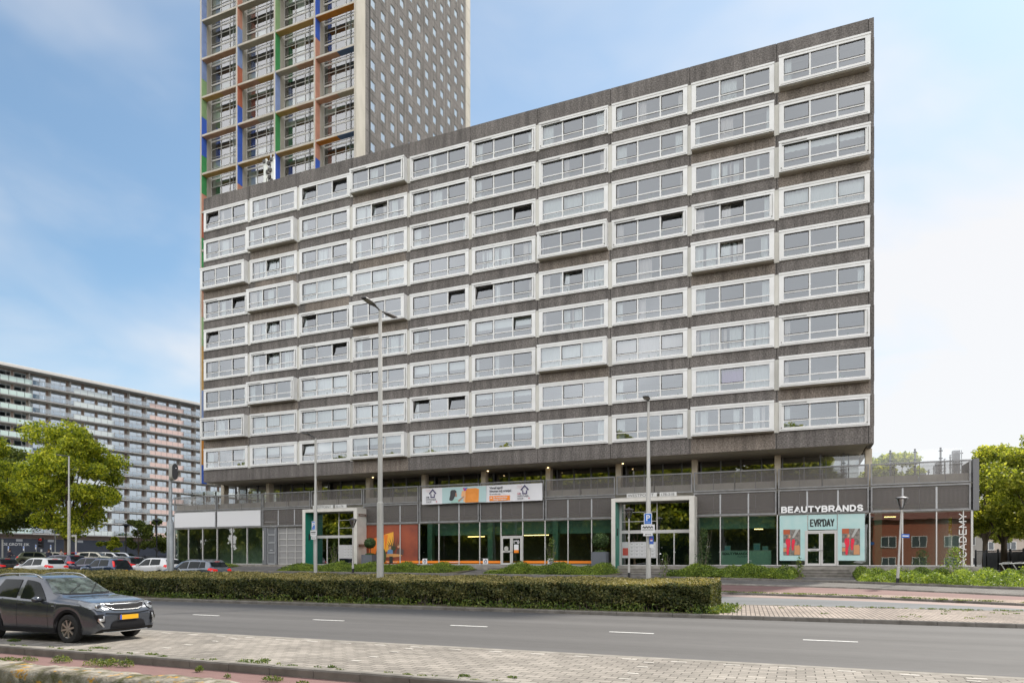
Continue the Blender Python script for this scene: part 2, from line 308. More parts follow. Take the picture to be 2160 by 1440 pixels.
# base ground sheet out to the horizon (behind the camera too)
g=MB(); g.quad((-1500,-1200,-.6),(1500,-1200,-.6),(1500,1500,-.6),(-1500,1500,-.6)); tag(g.build('ground',M_soil),kind='structure')
g=MB(); g.box(-200,60,-60,6.2,-.5,-.13); tag(g.build('canal_bank_ground',mat('bank_grass',(.05,.08,.025),.9,col2=(.09,.11,.04),nscale=2)),kind='structure')
strip('cycle_path',(6.9,-.12),(9.95,-.12),M_red)
strip('parking_strip',(10.22,.015),(13.9,.0),M_pav)
strip('gutter_row',(13.9,.003),(14.12,.003),M_kerbl)
strip('road',(14.12,0),(24.30,0),M_asph)
# near kerb (top flush with the bricks, faces the cycle path)
def kerbrun(name,line,w_,h,x0,x1,seg,m,gap=.012,label=None,dz=0.):
    B_=MB(); x=x0
    while x<x1:
        xe=min(x+seg,x1)-gap; ya,za=(ln(line,x) if isinstance(line,str) else line); yb,zb=(ln(line,xe) if isinstance(line,str) else line)
        za+=dz; zb+=dz; jz=random.uniform(-.004,.004)
        p=[(x,ya,za-h),(xe,yb,zb-h),(xe,yb+w_,zb-h),(x,ya+w_,za-h),(x,ya+.02,za+jz),(xe,yb+.02,zb+jz),(xe,yb+w_,zb+jz),(x,ya+w_,za+jz)]
        q=[(x,ya,za+jz-.03),(xe,yb,zb+jz-.03)]
        B_.add(p+q,[(0,1,9,8),(8,9,5,4),(4,5,6,7),(1,2,6,5,9),(3,0,8,4,7),(2,3,7,6)])
        x+=seg
    return tag(B_.build(name,m),kind='structure')
kerbrun('kerb',(9.95,.04),.16,.2,-60,20,1.0,M_kerb)
g=MB(); g.box(-60,20,10.115,10.22,-.2,.03); tag(g.build('kerb_backing_stones',M_kerbl),kind='structure')
kerbrun('median_kerb',(24.30,.13),.15,.16,-90,30,1.0,M_kerb)
# median: planted part and brick part
strip('median_soil','med0','A',M_soil,xs=[-200,-70,-45,-30,-20,-10,-3,-2.5])
strip('median_bricks','med0','A',M_med,xs=[-2.5,3,9,16,60],da=(0,.003),db=(0,.003))
kerbrun('median_far_kerb','A',.14,.14,-90,30,1.0,M_kerbl,dz=.02)
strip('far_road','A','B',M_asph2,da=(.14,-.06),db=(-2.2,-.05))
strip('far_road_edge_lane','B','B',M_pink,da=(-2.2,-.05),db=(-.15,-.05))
kerbrun('far_road_kerb','B',.14,.14,-90,30,1.0,M_kerb,dz=.05)
strip('brick_verge','B','C',M_verge,da=(0.14,.04),db=(0,.02))
strip('far_cycle_path','C','D',M_red,da=(0,.02),db=(-.12,-.03))
kerbrun('sidewalk_kerb','D',.14,.14,-90,30,1.0,M_kerbl,dz=.05)
strip('sidewalk','D','E',M_slab,da=(.14,.045),db=(-.12,0.0))
kerbrun('bed_kerb','E',.14,.16,-46,12.6,1.0,M_kerb,dz=.13)
strip('forecourt','E','F',M_slab,da=(0.0,-.01),db=(0,-.01))
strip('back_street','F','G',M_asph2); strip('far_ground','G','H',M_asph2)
# painted lines
g=MB()
for k in range(-6,4):
    x=-19.9+5.15*(k+0); 
for x in [-40.4,-35.25,-30.1,-25.0,-19.85,-14.4,-9.2,-4.2,.78,5.9,11.0]:
    g.box(x-.62,x+.62,18.62,18.73,.004,.008)
tag(g.build('lane_dashes',M_white),kind='structure')
g=MB()
def lineY(x,d): 
    y,z=ln('A',x); y2,z2=ln('B',x); return y+d, G(x,y+d)-.05
for (xa,xb,d) in [(-3.2,.4,2.5),(-3.0,2.6,3.4),(1.2,3.6,2.0),(6,12,2.3),(6.4,9,1.5),(-20,-8,2.9),(-40,-25,2.9)]:
    y0,z0=lineY(xa,d); y1,z1=lineY(xb,d); g.quad((xa,y0,z0+.012),(xb,y1,z1+.012),(xb,y1+.18,z1+.012),(xa,y0+.18,z0+.012))
tag(g.build('far_lane_lines',M_white),kind='structure')
# white marker bricks in the parking strip
g=MB(); 
for x in np.arange(-30,12,.99):
    g.box(x,x+.30,13.62,13.71,.0,.007)
for xx in (-13.2,-8.05,-2.65,2.7):
    for k in range(5): 
        y=10.45+k*.70+ (0.1 if k%2 else 0); g.box(xx-.10,xx+.10,y,y+.10,.0,.0175)
tag(g.build('parking_markers',mat('white_bricks',(.50,.47,.43),.8,col2=(.34,.32,.29),nscale=4)),kind='structure')
# mossy concrete canal wall
def lichenmat():
    m=mat('mossy_concrete',(.17,.15,.115),.95,col2=(.34,.31,.26),nscale=5,bump=1.0,bscale=22,detail=8,lo=.38,hi=.6); n,l=nodes(m); b=n['Principled BSDF']
    old=b.inputs['Base Color'].links[0].from_socket; t=n.new('ShaderNodeTexCoord')
    def layer(old,col,sc,lo,hi):
        z=n.new('ShaderNodeTexNoise'); z.inputs['Scale'].default_value=sc; z.inputs['Detail'].default_value=7; z.inputs['Roughness'].default_value=.65; l.new(t.outputs['Object'],z.inputs['Vector'])
        r=n.new('ShaderNodeMapRange'); r.inputs[1].default_value=lo; r.inputs[2].default_value=hi; l.new(z.outputs[0],r.inputs[0])
        x=n.new('ShaderNodeMix'); x.data_type='RGBA'; l.new(r.outputs[0],x.inputs[0]); l.new(old,x.inputs[6]); x.inputs[7].default_value=(*col,1); return x.outputs[2]
    o=layer(old,(.09,.085,.035),2.3,.5,.62); o=layer(o,(.45,.24,.03),4.8,.565,.63); o=layer(o,(.05,.045,.03),3.1,.56,.68); l.new(o,b.inputs['Base Color']); return m
M_moss=lichenmat()
bm=bmesh.new(); bmesh.ops.create_grid(bm,x_segments=300,y_segments=10,size=.5)
for v in bm.verts:
    x=v.co.x*34-19+0; t=v.co.y+.5
    # profile: front face then top then back
    pr=[(6.46,-.4),(6.46,-.05),(6.47,.18),(6.48,.34),(6.53,.395),(6.66,.405),(6.78,.41),(6.9,.405),(6.98,.39),(7.01,.33),(7.01,-.12)]
    i=min(int(round(t*10)),10); y,z=pr[i]; nz=math.sin(x*3.1)*.012+math.sin(x*7.7+y*9)*.008+random.uniform(-.012,.012)
    v.co=(x,y+nz*.6,z+(nz if 1<i<10 else 0))
me=bpy.data.meshes.new('canal_wall'); bm.to_mesh(me); bm.free(); me.materials.append(M_moss)
me.polygons.foreach_set('use_smooth',[True]*len(me.polygons))
o=link('canal_wall',me); tag(o,'low mossy concrete wall with orange lichen along the red cycle path','wall')
# ---------------------------------------------------------------- long flats (main block)
YB=49.2; X0=-52.59; BAY=5.71; XG=lambda k:-1.2-BAY*k
def aggregate(name,c1,c2,joints=True):
    m=mat(name,c1,.95,col2=c2,nscale=11,detail=8,bump=0,lo=.36,hi=.64); n,l=nodes(m); b=n['Principled BSDF']; old=b.inputs['Base Color'].links[0].from_socket
    t=n.new('ShaderNodeTexCoord')
    def nz(sc,lo,hi,st,a=.3,c=.7,det=5):
        mp=n.new('ShaderNodeMapping'); mp.inputs['Scale'].default_value=st; l.new(t.outputs['Object'],mp.inputs[0])
        z=n.new('ShaderNodeTexNoise'); z.inputs['Scale'].default_value=sc; z.inputs['Detail'].default_value=det; l.new(mp.outputs[0],z.inputs['Vector'])
        r=n.new('ShaderNodeMapRange'); r.inputs[1].default_value=a; r.inputs[2].default_value=c; r.inputs[3].default_value=lo; r.inputs[4].default_value=hi; l.new(z.outputs[0],r.inputs[0]); return z,r.outputs[0]
    _,a=nz(.35,.80,1.2,(1,1,1)); _,c=nz(2.2,.62,1.2,(1,1,.09)); zf,e=nz(9,.70,1.32,(1,1,1.5),det=6)
    q=n.new('ShaderNodeMath'); q.operation='MULTIPLY'; l.new(a,q.inputs[0]); l.new(c,q.inputs[1]); q2=n.new('ShaderNodeMath'); q2.operation='MULTIPLY'; l.new(q.outputs[0],q2.inputs[0]); l.new(e,q2.inputs[1])
    sc=n.new('ShaderNodeVectorMath'); sc.operation='SCALE'; l.new(old,sc.inputs[0]); l.new(q2.outputs[0],sc.inputs['Scale']); l.new(sc.outputs[0],b.inputs['Base Color'])
    zb=n.new('ShaderNodeTexNoise'); zb.inputs['Scale'].default_value=8; zb.inputs['Detail'].default_value=4; mp=n.new('ShaderNodeMapping'); mp.inputs['Scale'].default_value=(1,1,1.5); l.new(t.outputs['Object'],mp.inputs[0]); l.new(mp.outputs[0],zb.inputs['Vector'])
    u=n.new('ShaderNodeBump'); u.inputs['Strength'].default_value=.9; u.inputs['Distance'].default_value=.05; l.new(zb.outputs[0],u.inputs['Height']); l.new(u.outputs[0],b.inputs['Normal']); return m
M_agg=aggregate('exposed_aggregate',(.095,.085,.078),(.178,.162,.150))
M_cream=mat('cream_panel',(.55,.54,.49),.55,col2=(.50,.485,.44),nscale=2,stretch=(1,1,.3))
M_frame=mat('window_white',(.68,.68,.665),.4,col2=(.62,.62,.60),nscale=1.2)
M_black=mat('black_rubber',(.015,.015,.017),.5)
M_slot=mat('vent_slot',(.05,.045,.04),.6)
M_soff=mat('soffit_concrete',(.36,.325,.27),.85,col2=(.29,.26,.215),nscale=.8)
M_room=mat('room_grey',(.30,.30,.31),.9); M_roomc=mat('room_ceiling',(.55,.55,.56),.9)
M_pane=glassmat('flat_pane',(.80,.83,.86),.155,rcol=(.93,.97,1))
M_curt=mat('curtain_white',(.72,.77,.72),.9); M_curtb=mat('curtain_beige',(.62,.56,.50),.9); M_purp=mat('curtain_purple',(.30,.16,.42),.9)
M_plant=mat('potted_green',(.07,.13,.05),.8); M_pot=mat('pot_white',(.6,.6,.58),.5)
flats=thing('apartment_block','long dark concrete apartment block with nine rows of white framed windows','apartment block',(X0,YB,0))
fo=(-X0,-YB,0)
class LB(MB):  # builder in world coordinates, stored relative to a base point
    def __init__(s,base): super().__init__(); s.b=base
    def mesh(s,*a,**k):
        b=s.b; s.v=[(x-b[0],y-b[1],z-b[2]) for x,y,z in s.v]; return super().mesh(*a,**k)
FB=(X0,YB,0)
XR=4.62; ZT=36.7; ZS=9.48; R1=35.42; PIT=2.85
W_=LB(FB)
def rowtop(r): return R1-PIT*(r-1)
# spandrels full length, split into panels with open joints
def panelrow(z0,z1,extra=0.):
    xs=[X0]+[XG(k) for k in range(8,-1,-1)]+[XR-.32,XR]
    for i in range(len(xs)-1):
        W_.box(xs[i]+.018,xs[i+1]-.018,YB-extra,YB+.35,z0,z1)
    W_.box(X0+.02,XR-.02,YB+.06,YB+.36,z0+.004,z1-.004,1)
panelrow(rowtop(1)+.002,ZT)
for r in range(1,9): panelrow(rowtop(r+1)+.002,rowtop(r)-2.0-.002)
panelrow(ZS,rowtop(9)-2.002)
for (r,c_) in ((3,1),(8,1),(2,2),(4,2),(7,2),(1,4),(5,4),(9,4),(4,7),(7,7),(2,9),(5,9),(9,9),(1,10),(3,10),(8,10),(4,3),(3,4),(3,2)):
    xa=X0+BAY*(c_-1)+.10; z1=rowtop(r)-2.004; z0=(rowtop(r+1)+.004 if r<9 else ZS+.01)
    if (r,c_) in ((4,3),(3,4),(3,2)): xa+=.6
    W_.box(xa,xa+BAY-.2-(.8 if (r,c_) in ((4,3),(3,4),(3,2)) else 0),YB-.004,YB+.02,z0,z1,2)
W_.build('facade_panels',[M_agg,mat('joint_dark',(.03,.028,.026),.9),aggregate('washed_aggregate',(.125,.105,.088),(.235,.20,.168))],flats)
W_=LB(FB)   # end piers at window height, roof, back and end walls
for r in range(1,10):
    z1=rowtop(r); W_.box(X0,X0+.28,YB,YB+.35,z1-2,z1); W_.box(XR-.30,XR,YB,YB+.35,z1-2,z1)
W_.box(X0,X0+.3,YB+.36,YB+12.5,ZS,ZT); W_.box(XR-.3,XR,YB+.36,YB+12.5,ZS,ZT); W_.box(X0,XR,YB+12.5,YB+12.8,ZS,ZT-.004)
W_.build('end_walls',M_agg,flats)
W_=LB(FB); W_.box(X0+.31,XR-.31,YB+.37,YB+12.49,ZT-.6,ZT-.35); W_.build('roof',mat('roof_gravel',(.2,.19,.18),.9),flats)
W_=LB(FB)
W_.box(X0+.35,XR-.35,YB+.37,YB+12.4,ZS+.03,ZS+.25)
# bevelled edge beam shown under the facade
W_.add([(X0+.02,YB+.02,ZS-.004),(XR-.02,YB+.02,ZS-.004),(XR-.45,YB+.6,ZS-.09),(X0+.45,YB+.6,ZS-.09),(X0+.45,YB+12,ZS-.09),(XR-.45,YB+12,ZS-.09)],[(3,2,1,0),(4,5,2,3)])
W_.build('soffit',M_soff,flats)
for k in range(0,9): 
    W_=LB(FB)
    for r in range(1,10):
        z1=rowtop(r); W_.box(XG(k)-.16,XG(k)+.16,YB-.05,YB+.35,z1-2.07,z1-.03)
    W_.build('cream_infill',M_cream,flats)
# rooms behind the windows
W_=LB(FB)
for r in range(1,10):
    z1=rowtop(r); a,b=z1-2,z1
    W_.box(X0+.3,XR-.31,YB+.37,YB+3.2,b+.01,b+.2,1); W_.box(X0+.3,XR-.31,YB+3.2,YB+3.3,a-.7,b+.15,0)
    for k in range(0,9): W_.box(XG(k)-.08,XG(k)+.08,YB+.38,YB+3.19,a-.6,b,0)
W_.build('room_partitions',[M_room,M_roomc],flats)
FW,FH=5.41,2.0
def win_frame(kind,prot,slot):
    """origin: lower left front corner of frame on the wall plane; front at y=-.12 (or -.57)"""
    m=MB(); y0=-.57 if prot else -.12; y1=.15 if not prot else .1
    T,B_,S=.27,.24,.30
    m.box(0,FW,y0,y1,FH-T,FH); m.box(0,FW,y0,y1,0,B_); m.box(0,S,y0,y1,B_,FH-T); m.box(FW-S,FW,y0,y1,B_,FH-T)
    # thin drip edge + shadow joint round the frame
    m.box(-.02,FW+.02,y0-.03,y0,FH-.11,FH+.02); m.box(.10,FW-.10,y0-.012,y0,.07,.085,1)
    yg=y0+.06; gw=(FW-2*S-2*.10)/3; zt=B_+.40
    for i in (1,2): 
        x=S+i*gw+(i-1)*.10; m.box(x,x+.10,yg-.02,yg+.06,B_,FH-T)
    m.box(S,FW-S,yg-.012,yg+.055,zt,zt+.075)
    ops=(0,2) if kind=='S' else (1,)
    for i in ops:
        x=S+i*(gw+.10); a,b=x+.005,x+gw-.005; c,d=zt+.078,FH-T-.01; q=.035
        for bx in ((a,b,d-q,d),(a,b,c,c+q),(a,a+q,c+q,d-q),(b-q,b,c+q,d-q)): m.box(bx[0],bx[1],yg-.03,yg+.03,bx[2],bx[3],1)
    if slot:
        m.box(.20,FW-.22,y0-.05,y0+.0,FH-T-.02,FH-T+.03,0); m.box(.22,FW-.24,y0-.06,y0-.035,FH-T-.035,FH-T-.02,1)
        m.box(.16,1.7,y0-.022,y0-.0005,FH-T+.075,FH-T+.105,1); m.box(.12,.17,y0-.045,y0,.2,FH-T+.04,0); m.box(FW-.19,FW-.14,y0-.045,y0,.2,FH-T+.04,0); m.box(FW-.135,FW-.12,y0-.03,y0,.2,FH-T,1)
        for xx in (.145,FW-.165): m.box(xx-.03,xx+.03,y0-.055,y0-.045,.19,.24,1)
    if prot: m.box(.05,FW-.05,-.40,.0,-.06,-.002,2)
    return m.mesh('window_frame',[M_frame,M_slot,M_soff])
def win_pane(kind,prot,opened):
    m=MB(); y0=-.57 if prot else -.12; yg=y0+.085; S,B_,T=.30,.24,.27; gw=(FW-2*S-.2)/3; zt=B_+.40
    for i in range(3):
        x=S+i*(gw+.1); m.quad((x,yg,B_),(x+gw,yg,B_),(x+gw,yg,zt),(x,yg,zt)); 
        if i not in opened: m.quad((x,yg,zt+.075),(x+gw,yg,zt+.075),(x+gw,yg,FH-T),(x,yg,FH-T))
    return m.mesh('pane',M_pane)
def win_sash(prot,i):
    """inward tilted sash"""
    m=MB(); y0=-.57 if prot else -.12; yg=y0+.085; S,B_,T=.30,.24,.27; gw=(FW-2*S-.2)/3; zt=B_+.475; x=S+i*(gw+.1); h=FH-T-zt-.04; a=R(11)
    def P(u,v,o): return (x+u,yg+.02+math.sin(a)*v-o,zt+.01+math.cos(a)*v)
    m.quad(P(.05,.05,0),P(gw-.05,.05,0),P(gw-.05,h-.05,0),P(.05,h-.05,0),0)
    for (u0,u1,v0,v1) in ((.01,gw-.01,0,.05),(.01,gw-.01,h-.05,h),(.01,.05,.05,h-.05),(gw-.05,gw-.01,.05,h-.05)):
        m.quad(P(u0,v0,.02),P(u1,v0,.02),P(u1,v1,.02),P(u0,v1,.02),1); m.quad(P(u0,v0,-.02),P(u0,v1,-.02),P(u1,v1,-.02),P(u1,v0,-.02),1)
    return m.mesh('open_sash',[M_pane,M_slot])
def curtain(kind,seed,prot):
    rnd=random.Random(seed); m=MB(); y=.22 if not prot else -.25; z0,z1=.20,FH-.24; S=.28
    def wavy(xa,xb,za,zb,mi=0,amp=.03,fr=16.,top=None):
        n=max(6,int((xb-xa)*14)); 
        for i in range(n):
            u,v=xa+(xb-xa)*i/n,xa+(xb-xa)*(i+1)/n
            ya,yb=y+amp*math.sin(u*fr+seed)+amp*.5*math.sin(u*fr*2.3),y+amp*math.sin(v*fr+seed)+amp*.5*math.sin(v*fr*2.3)
            m.quad((u,ya,za),(v,yb,za),(v,yb,zb),(u,ya,zb),mi)
    if kind in 'fF': 
        wavy(S,FW-S,z0,z1,1 if kind=='F' else 0,.012,22)
    elif kind=='u': wavy(S,1.95,z0,z1); wavy(2.0,3.4,.7,z1,2); wavy(3.45,FW-S,z0,z1)
    elif kind=='h':
        zz=z1-rnd.uniform(.45,.9); wavy(S,FW-S,zz,z1,0,.006,5)
    elif kind=='v':
        x=S
        while x<FW-S-.2:
            w__=rnd.uniform(.12,.9); 
            if rnd.random()<.72: wavy(x,min(x+w__,FW-S),z0,z1,0 if rnd.random()<.8 else 1,.03,20)
            x+=w__+rnd.uniform(.03,.25)
    elif kind=='s':
        a=rnd.uniform(.35,.8); wavy(S,S+a,z0,z1); wavy(FW-S-a*.8,FW-S,z0,z1)
    elif kind=='w':
        n=60
        for i in range(n):
            u,v=S+(FW-2*S)*i/n,S+(FW-2*S)*(i+1)/n; zz=z1-.38-.05*abs(math.sin(i*.7)); m.quad((u,y,zz),(v,y,zz),(v,y,z1),(u,y,z1))
    else:
        if rnd.random()<.65: wavy(S,S+rnd.uniform(.1,.6),z0,z1,rnd.choice((0,0,1)))
        if rnd.random()<.3: wavy(1.95,2.0+rnd.uniform(.2,1.),z0,z1,rnd.choice((0,1)),.04)
        if rnd.random()<.5: wavy(FW-S-rnd.uniform(.1,.4),FW-S,z0,z1,rnd.choice((0,0,1)))
    # things on the sill
    for _ in range(rnd.choice((0,2,4,6))):
        x=rnd.uniform(.5,FW-.5); h=rnd.uniform(.08,.3); 
        m.lathe([(.0,z0-.0),(.045,z0),(.06,z0+h*.5),(.0,z0+h*.5)],(x,y-.07,0),n=6,mi=3)
        if rnd.random()<.6: m.add([(x-.08,y-.07,z0+h*.4),(x+.08,y-.09,z0+h*.5),(x+.03,y-.05,z0+h*1.3),(x-.06,y-.08,z0+h*1.2)],[(0,1,2,3)],4)
    return m.mesh('curtain',[M_curt,M_curtb,M_purp,M_pot,M_plant]) if m.f else None
ROWS=[ "n.oL|n|n.oL.oR|n.p.b|n.b|s.b|s.b|n|n|n.p",
 "n|n.p|n|v.oM|n.b|n.b|n.b|s|n.p|n",
 "n.p|v.oM|v|v|n.b|n.b.oR|f|n|v|w.p.b",
 "n.b.oR|v.p|f|f|n|v|n.p.b|n.b.oR|n.b.oM|f",
 "n.oL|v.oM|n.b.oL|n.p|n.oR|n.b.oL|v.oM|n|v.p.oM|n",
 "n|v.b.oM|n.b.oR|v.b|s.b|h.oR|v|n|s|n",
 "n|n.p.b|f.b|n.b|h|n|f.p|F|v|n.b",
 "n.p.b|f.b|f.b|f.b|n.b.oL.oR|w|n|n|u|n.p",
 "s|h|h.oL|h.p|f|h|s|s|v.p|s.b"]
fcache={};pcache={};scache={}
KC={1:'S',2:'M',3:'S',4:'M',5:'S',6:'S',7:'M',8:'S',9:'M',10:'S'}
for r,row in enumerate(ROWS,1):
    for c_,spec in enumerate(row.split('|'),1):
        t=spec.split('.'); kc=t[0]; prot='p' in t; slot='b' in t; opened=tuple({'oL':0,'oM':1,'oR':2}[q] for q in t if q[0]=='o')
        kind=KC[c_]; key=(kind,prot,slot)
        if key not in fcache: fcache[key]=win_frame(*key)
        xl=X0+BAY*(c_-1)+.15; 
        fr=link('window',fcache[key],flats,(xl-X0+random.uniform(-.008,.008),0,rowtop(r)-2.0))
        pk=(kind,prot,opened)
        if pk not in pcache: pcache[pk]=win_pane(*pk)
        _p=link('pane',pcache[pk],fr); _p.rotation_euler=(R(random.gauss(0,.12)),0,R(random.gauss(0,.12)))
        for i in opened:
            if (prot,i) not in scache: scache[(prot,i)]=win_sash(prot,i)
            link('open_sash',scache[(prot,i)],fr)
        cu=curtain(kc,r*17+c_*5,prot)
        if cu: link('curtain',cu,fr)
# columns and set back glazing under the block
COLX=[XG(k) for k in range(9,-2,-1)]
for x in COLX: W_=LB(FB); W_.box(x-.2,x+.2,51.55,52.15,6.0,ZS+.02); W_.build('column',mat('column_concrete',(.60,.53,.42),.8,col2=(.50,.44,.34),nscale=2),flats)
M_gal=glassmat('gallery_glass',(.42,.43,.41),.16); M_steel=mat('grey_steel',(.17,.175,.185),.45,metal=.4,col2=(.22,.225,.235),nscale=2); M_steell=mat('light_steel',(.42,.43,.44),.45,metal=.3)
W_=LB(FB); W_.quad((X0+.2,53.0,6.6),(XR-.6,53.0,6.6),(XR-.6,53.0,ZS),(X0+.2,53.0,ZS)); W_.build('gallery_glazing',M_gal,flats)
for k in range(0,41):
    x=X0+.3+k*BAY/4; 
    if x<XR-.5: W_=LB(FB); W_.box(x-.04,x+.04,52.9,53.05,6.5,ZS); W_.build('gallery_mullion',M_steel,flats)
W_=LB(FB); W_.box(X0+1,XR-1,58,58.2,6,ZS); W_.build('gallery_back_wall',M_room,flats)
# warm ceiling lights of the gallery
for px in (785,1028,1155,1313):
    W_=LB(FB); x=xat(px,51.2); W_.lathe([(0,ZS-.16),(.06,ZS-.15),(.07,ZS-.1),(0,ZS-.09)],(x,51.3,0),n=10); W_.build('gallery_light',mat('warm_light',(1,.8,.5),.5,emit=(1,.72,.35),estr=3),flats,smooth=60)
# ---------------------------------------------------------------- roof antenna
an=thing('antenna_mast','white lattice phone mast with dark antennas on the roof edge before the tower','antenna',(xat(570,50.3),50.3,ZT))
for dx in (-.45,.45):
    m=MB(); m.tube([(dx,0,-.3),(dx,0,2.9)],.10,8); m.box(dx-.16,dx+.16,-.2,.0,.3,2.6); m.build('antenna_panel',mat('antenna_white',(.62,.64,.60),.5),an)
m=MB(); m.tube([(0,.1,-.3),(0,.1,3.3)],.06,8)
for z in (.4,1.2,2.0,2.6): m.box(-.5,.5,.02,.08,z,z+.06)
m.build('pole',M_steell,an)
for (x,z) in ((-.5,2.55),(.35,2.55),(.0,2.3),(.25,1.6),(-.12,1.5),(.1,1.0),(.35,.6),(-.35,.3),(.05,.25)): m=MB(); m.box(x-.13,x+.13,-.32,-.05,z-.14,z+.14); m.build('radio_unit',M_slot,an)
m=MB()
for k in range(4): m.tube([(-.3+k*.2,-.1,1.0),(-.25+k*.2,-.2,.4),(-.1+k*.1,-.1,0)],.03,6)
m.build('cables',M_slot,an)
# ---------------------------------------------------------------- tower
YT=76.1; TX0,TX1=-82.0,-54.2; TD=34.6; TB=(TX0,YT,0); TZ=116.0; TZ0=13.4
tower=thing('tower_block','tall tower block with coloured concrete fins and a grey wall of small square windows','tower',TB)
def tint(name,c): return mat(name,c,.6,col2=tuple(v*.85 for v in c),nscale=.8)
CB=mat('tower_concrete',(.46,.43,.37),.85,col2=(.37,.345,.29),nscale=.7,stretch=(1,1,.3))
CT={'b':tint('fin_blue',(.055,.14,.60)),'l':tint('fin_lavender',(.27,.36,.62)),'g':tint('fin_green',(.06,.32,.10)),'p':tint('fin_pale_green',(.30,.46,.22)),
 'r':tint('fin_red',(.52,.16,.09)),'s':tint('fin_salmon',(.62,.30,.21)),'o':tint('fin_orange',(.62,.24,.03)),'y':tint('fin_ochre',(.58,.36,.13)),'n':tint('fin_pink',(.56,.33,.23)),'e':tint('fin_beige',(.50,.45,.36)),'d':tint('fin_steel_blue',(.10,.17,.33))}
BW=(TX1-TX0)/4; SH0=70.85
fins=['lllppbbggrrggrrnppoolboobb','sllrrbbbsbbgrs','pgglgglbrr','bsssssbbgg']
# fin segments of 5.7 m, top segment starts at z such that changes fall half way between shelves
segtop=SH0+5.7*3+2.85
m=LB(TB); 
for i in range(4):
    x=TX0+BW*i; m.box(x-.02,x+.24,YT,YT+.94,TZ0,TZ); m.box(x-.02,x+.34,YT+.94,YT+2.1,TZ0,TZ)
m.box(TX1-.02,TX1+.02,YT+.02,YT+2.1,TZ0,TZ)
m.build('concrete_fins',CB,tower)
# (per half segment colours for the left fin, whose foot shows beside the block)
seq=[ 'lllplpbbggrrggsrppyyllboob', ]
cols=list(CT.values()); idx={k:i for i,k in enumerate(CT)}
segs=[
 [('e',90),('l',82),('l',79.4),('l',73.7),('p',68.0),('b',62.3),('g',56.6),('s',50.9),('g',45.6),('g',42.0),('r',39),('s',36.4),('p',33.0),('y',29.5),('o',26.5),('l',24.2),('b',21.9),('o',19.3),('o',16.6),('b',13.4)],
 None]
tops0=[(116,'l'),(85,'l'),(79.4,'l'),(73.7,'p'),(68,'b'),(62.3,'g'),(56.6,'s'),(53.6,'r'),(50.0,'g'),(45.6,'s'),(41.8,'n'),(38.2,'p'),(33.9,'y'),(27.3,'l'),(23.2,'b'),(19.9,'o'),(16.2,'b'),(13.4,None)]
f2=[(116,'s'),(85.1,'s'),(79.4,'l'),(73.7,'r'),(68,'b'),(62.3,'b'),(56.6,'s'),(50.9,'g'),(40,'b'),(13.4,None)]
f3=[(116,'p'),(82.3,'p'),(76.6,'g'),(70.9,'l'),(65.2,'g'),(59.5,'b'),(53,'g'),(40,'r'),(13.4,None)]
f4=[(116,'b'),(79.4,'b'),(73.7,'s'),(68,'s'),(62.3,'s'),(57.2,'b'),(50,'g'),(13.4,None)]
for i,tp in enumerate((tops0,f2,f3,f4)):
    m=LB(TB); x=TX0+BW*i
    for (za,c_),(zb,_) in zip(tp[:-1],tp[1:]):
        m.box(x+.245,x+.30,YT+.03,YT+.93,zb+.02,za-.02,idx[c_])
        if i==0: m.box(x-.07,x-.022,YT+.03,YT+.93,zb+.02,za-.02,idx[c_])
    m.build('coloured_fin_panel',cols,tower)
sh={0:['n','yn','n','y','n','e','n','y'],1:['e','ny','ne','y','n','y','n','y'],2:['y','en','yn','y','n','y','e','n'],3:['o','nd','ne','od','n','e','o','n']}
for i in range(4):
    for k,c_ in enumerate(sh[i]):
        z=76.6-5.7*k; x=TX0+BW*i
        if z<52 : 
            if k>6: continue
        m=LB(TB); m.box(x+.31,x+BW-.03,YT+.01,YT+.94,z-.18,z+.08,0)
        h=(len(c_)==2); xm=x+BW*.55
        m.box(x+.32,(xm if h else x+BW-.04),YT+.05,YT+.93,z-.22,z-.181,1+idx[c_[0]])
        if h: m.box(xm,x+BW-.04,YT+.05,YT+.93,z-.22,z-.181,1+idx[c_[1]])
        m.build('shelf',[CB]+cols,tower)
    for z in (82.3,88.0,93.7,99.4):
        m=LB(TB); x=TX0+BW*i; m.box(x+.31,x+BW-.03,YT+.01,YT+.94,z-.18,z+.08,0); m.build('shelf',[CB],tower)
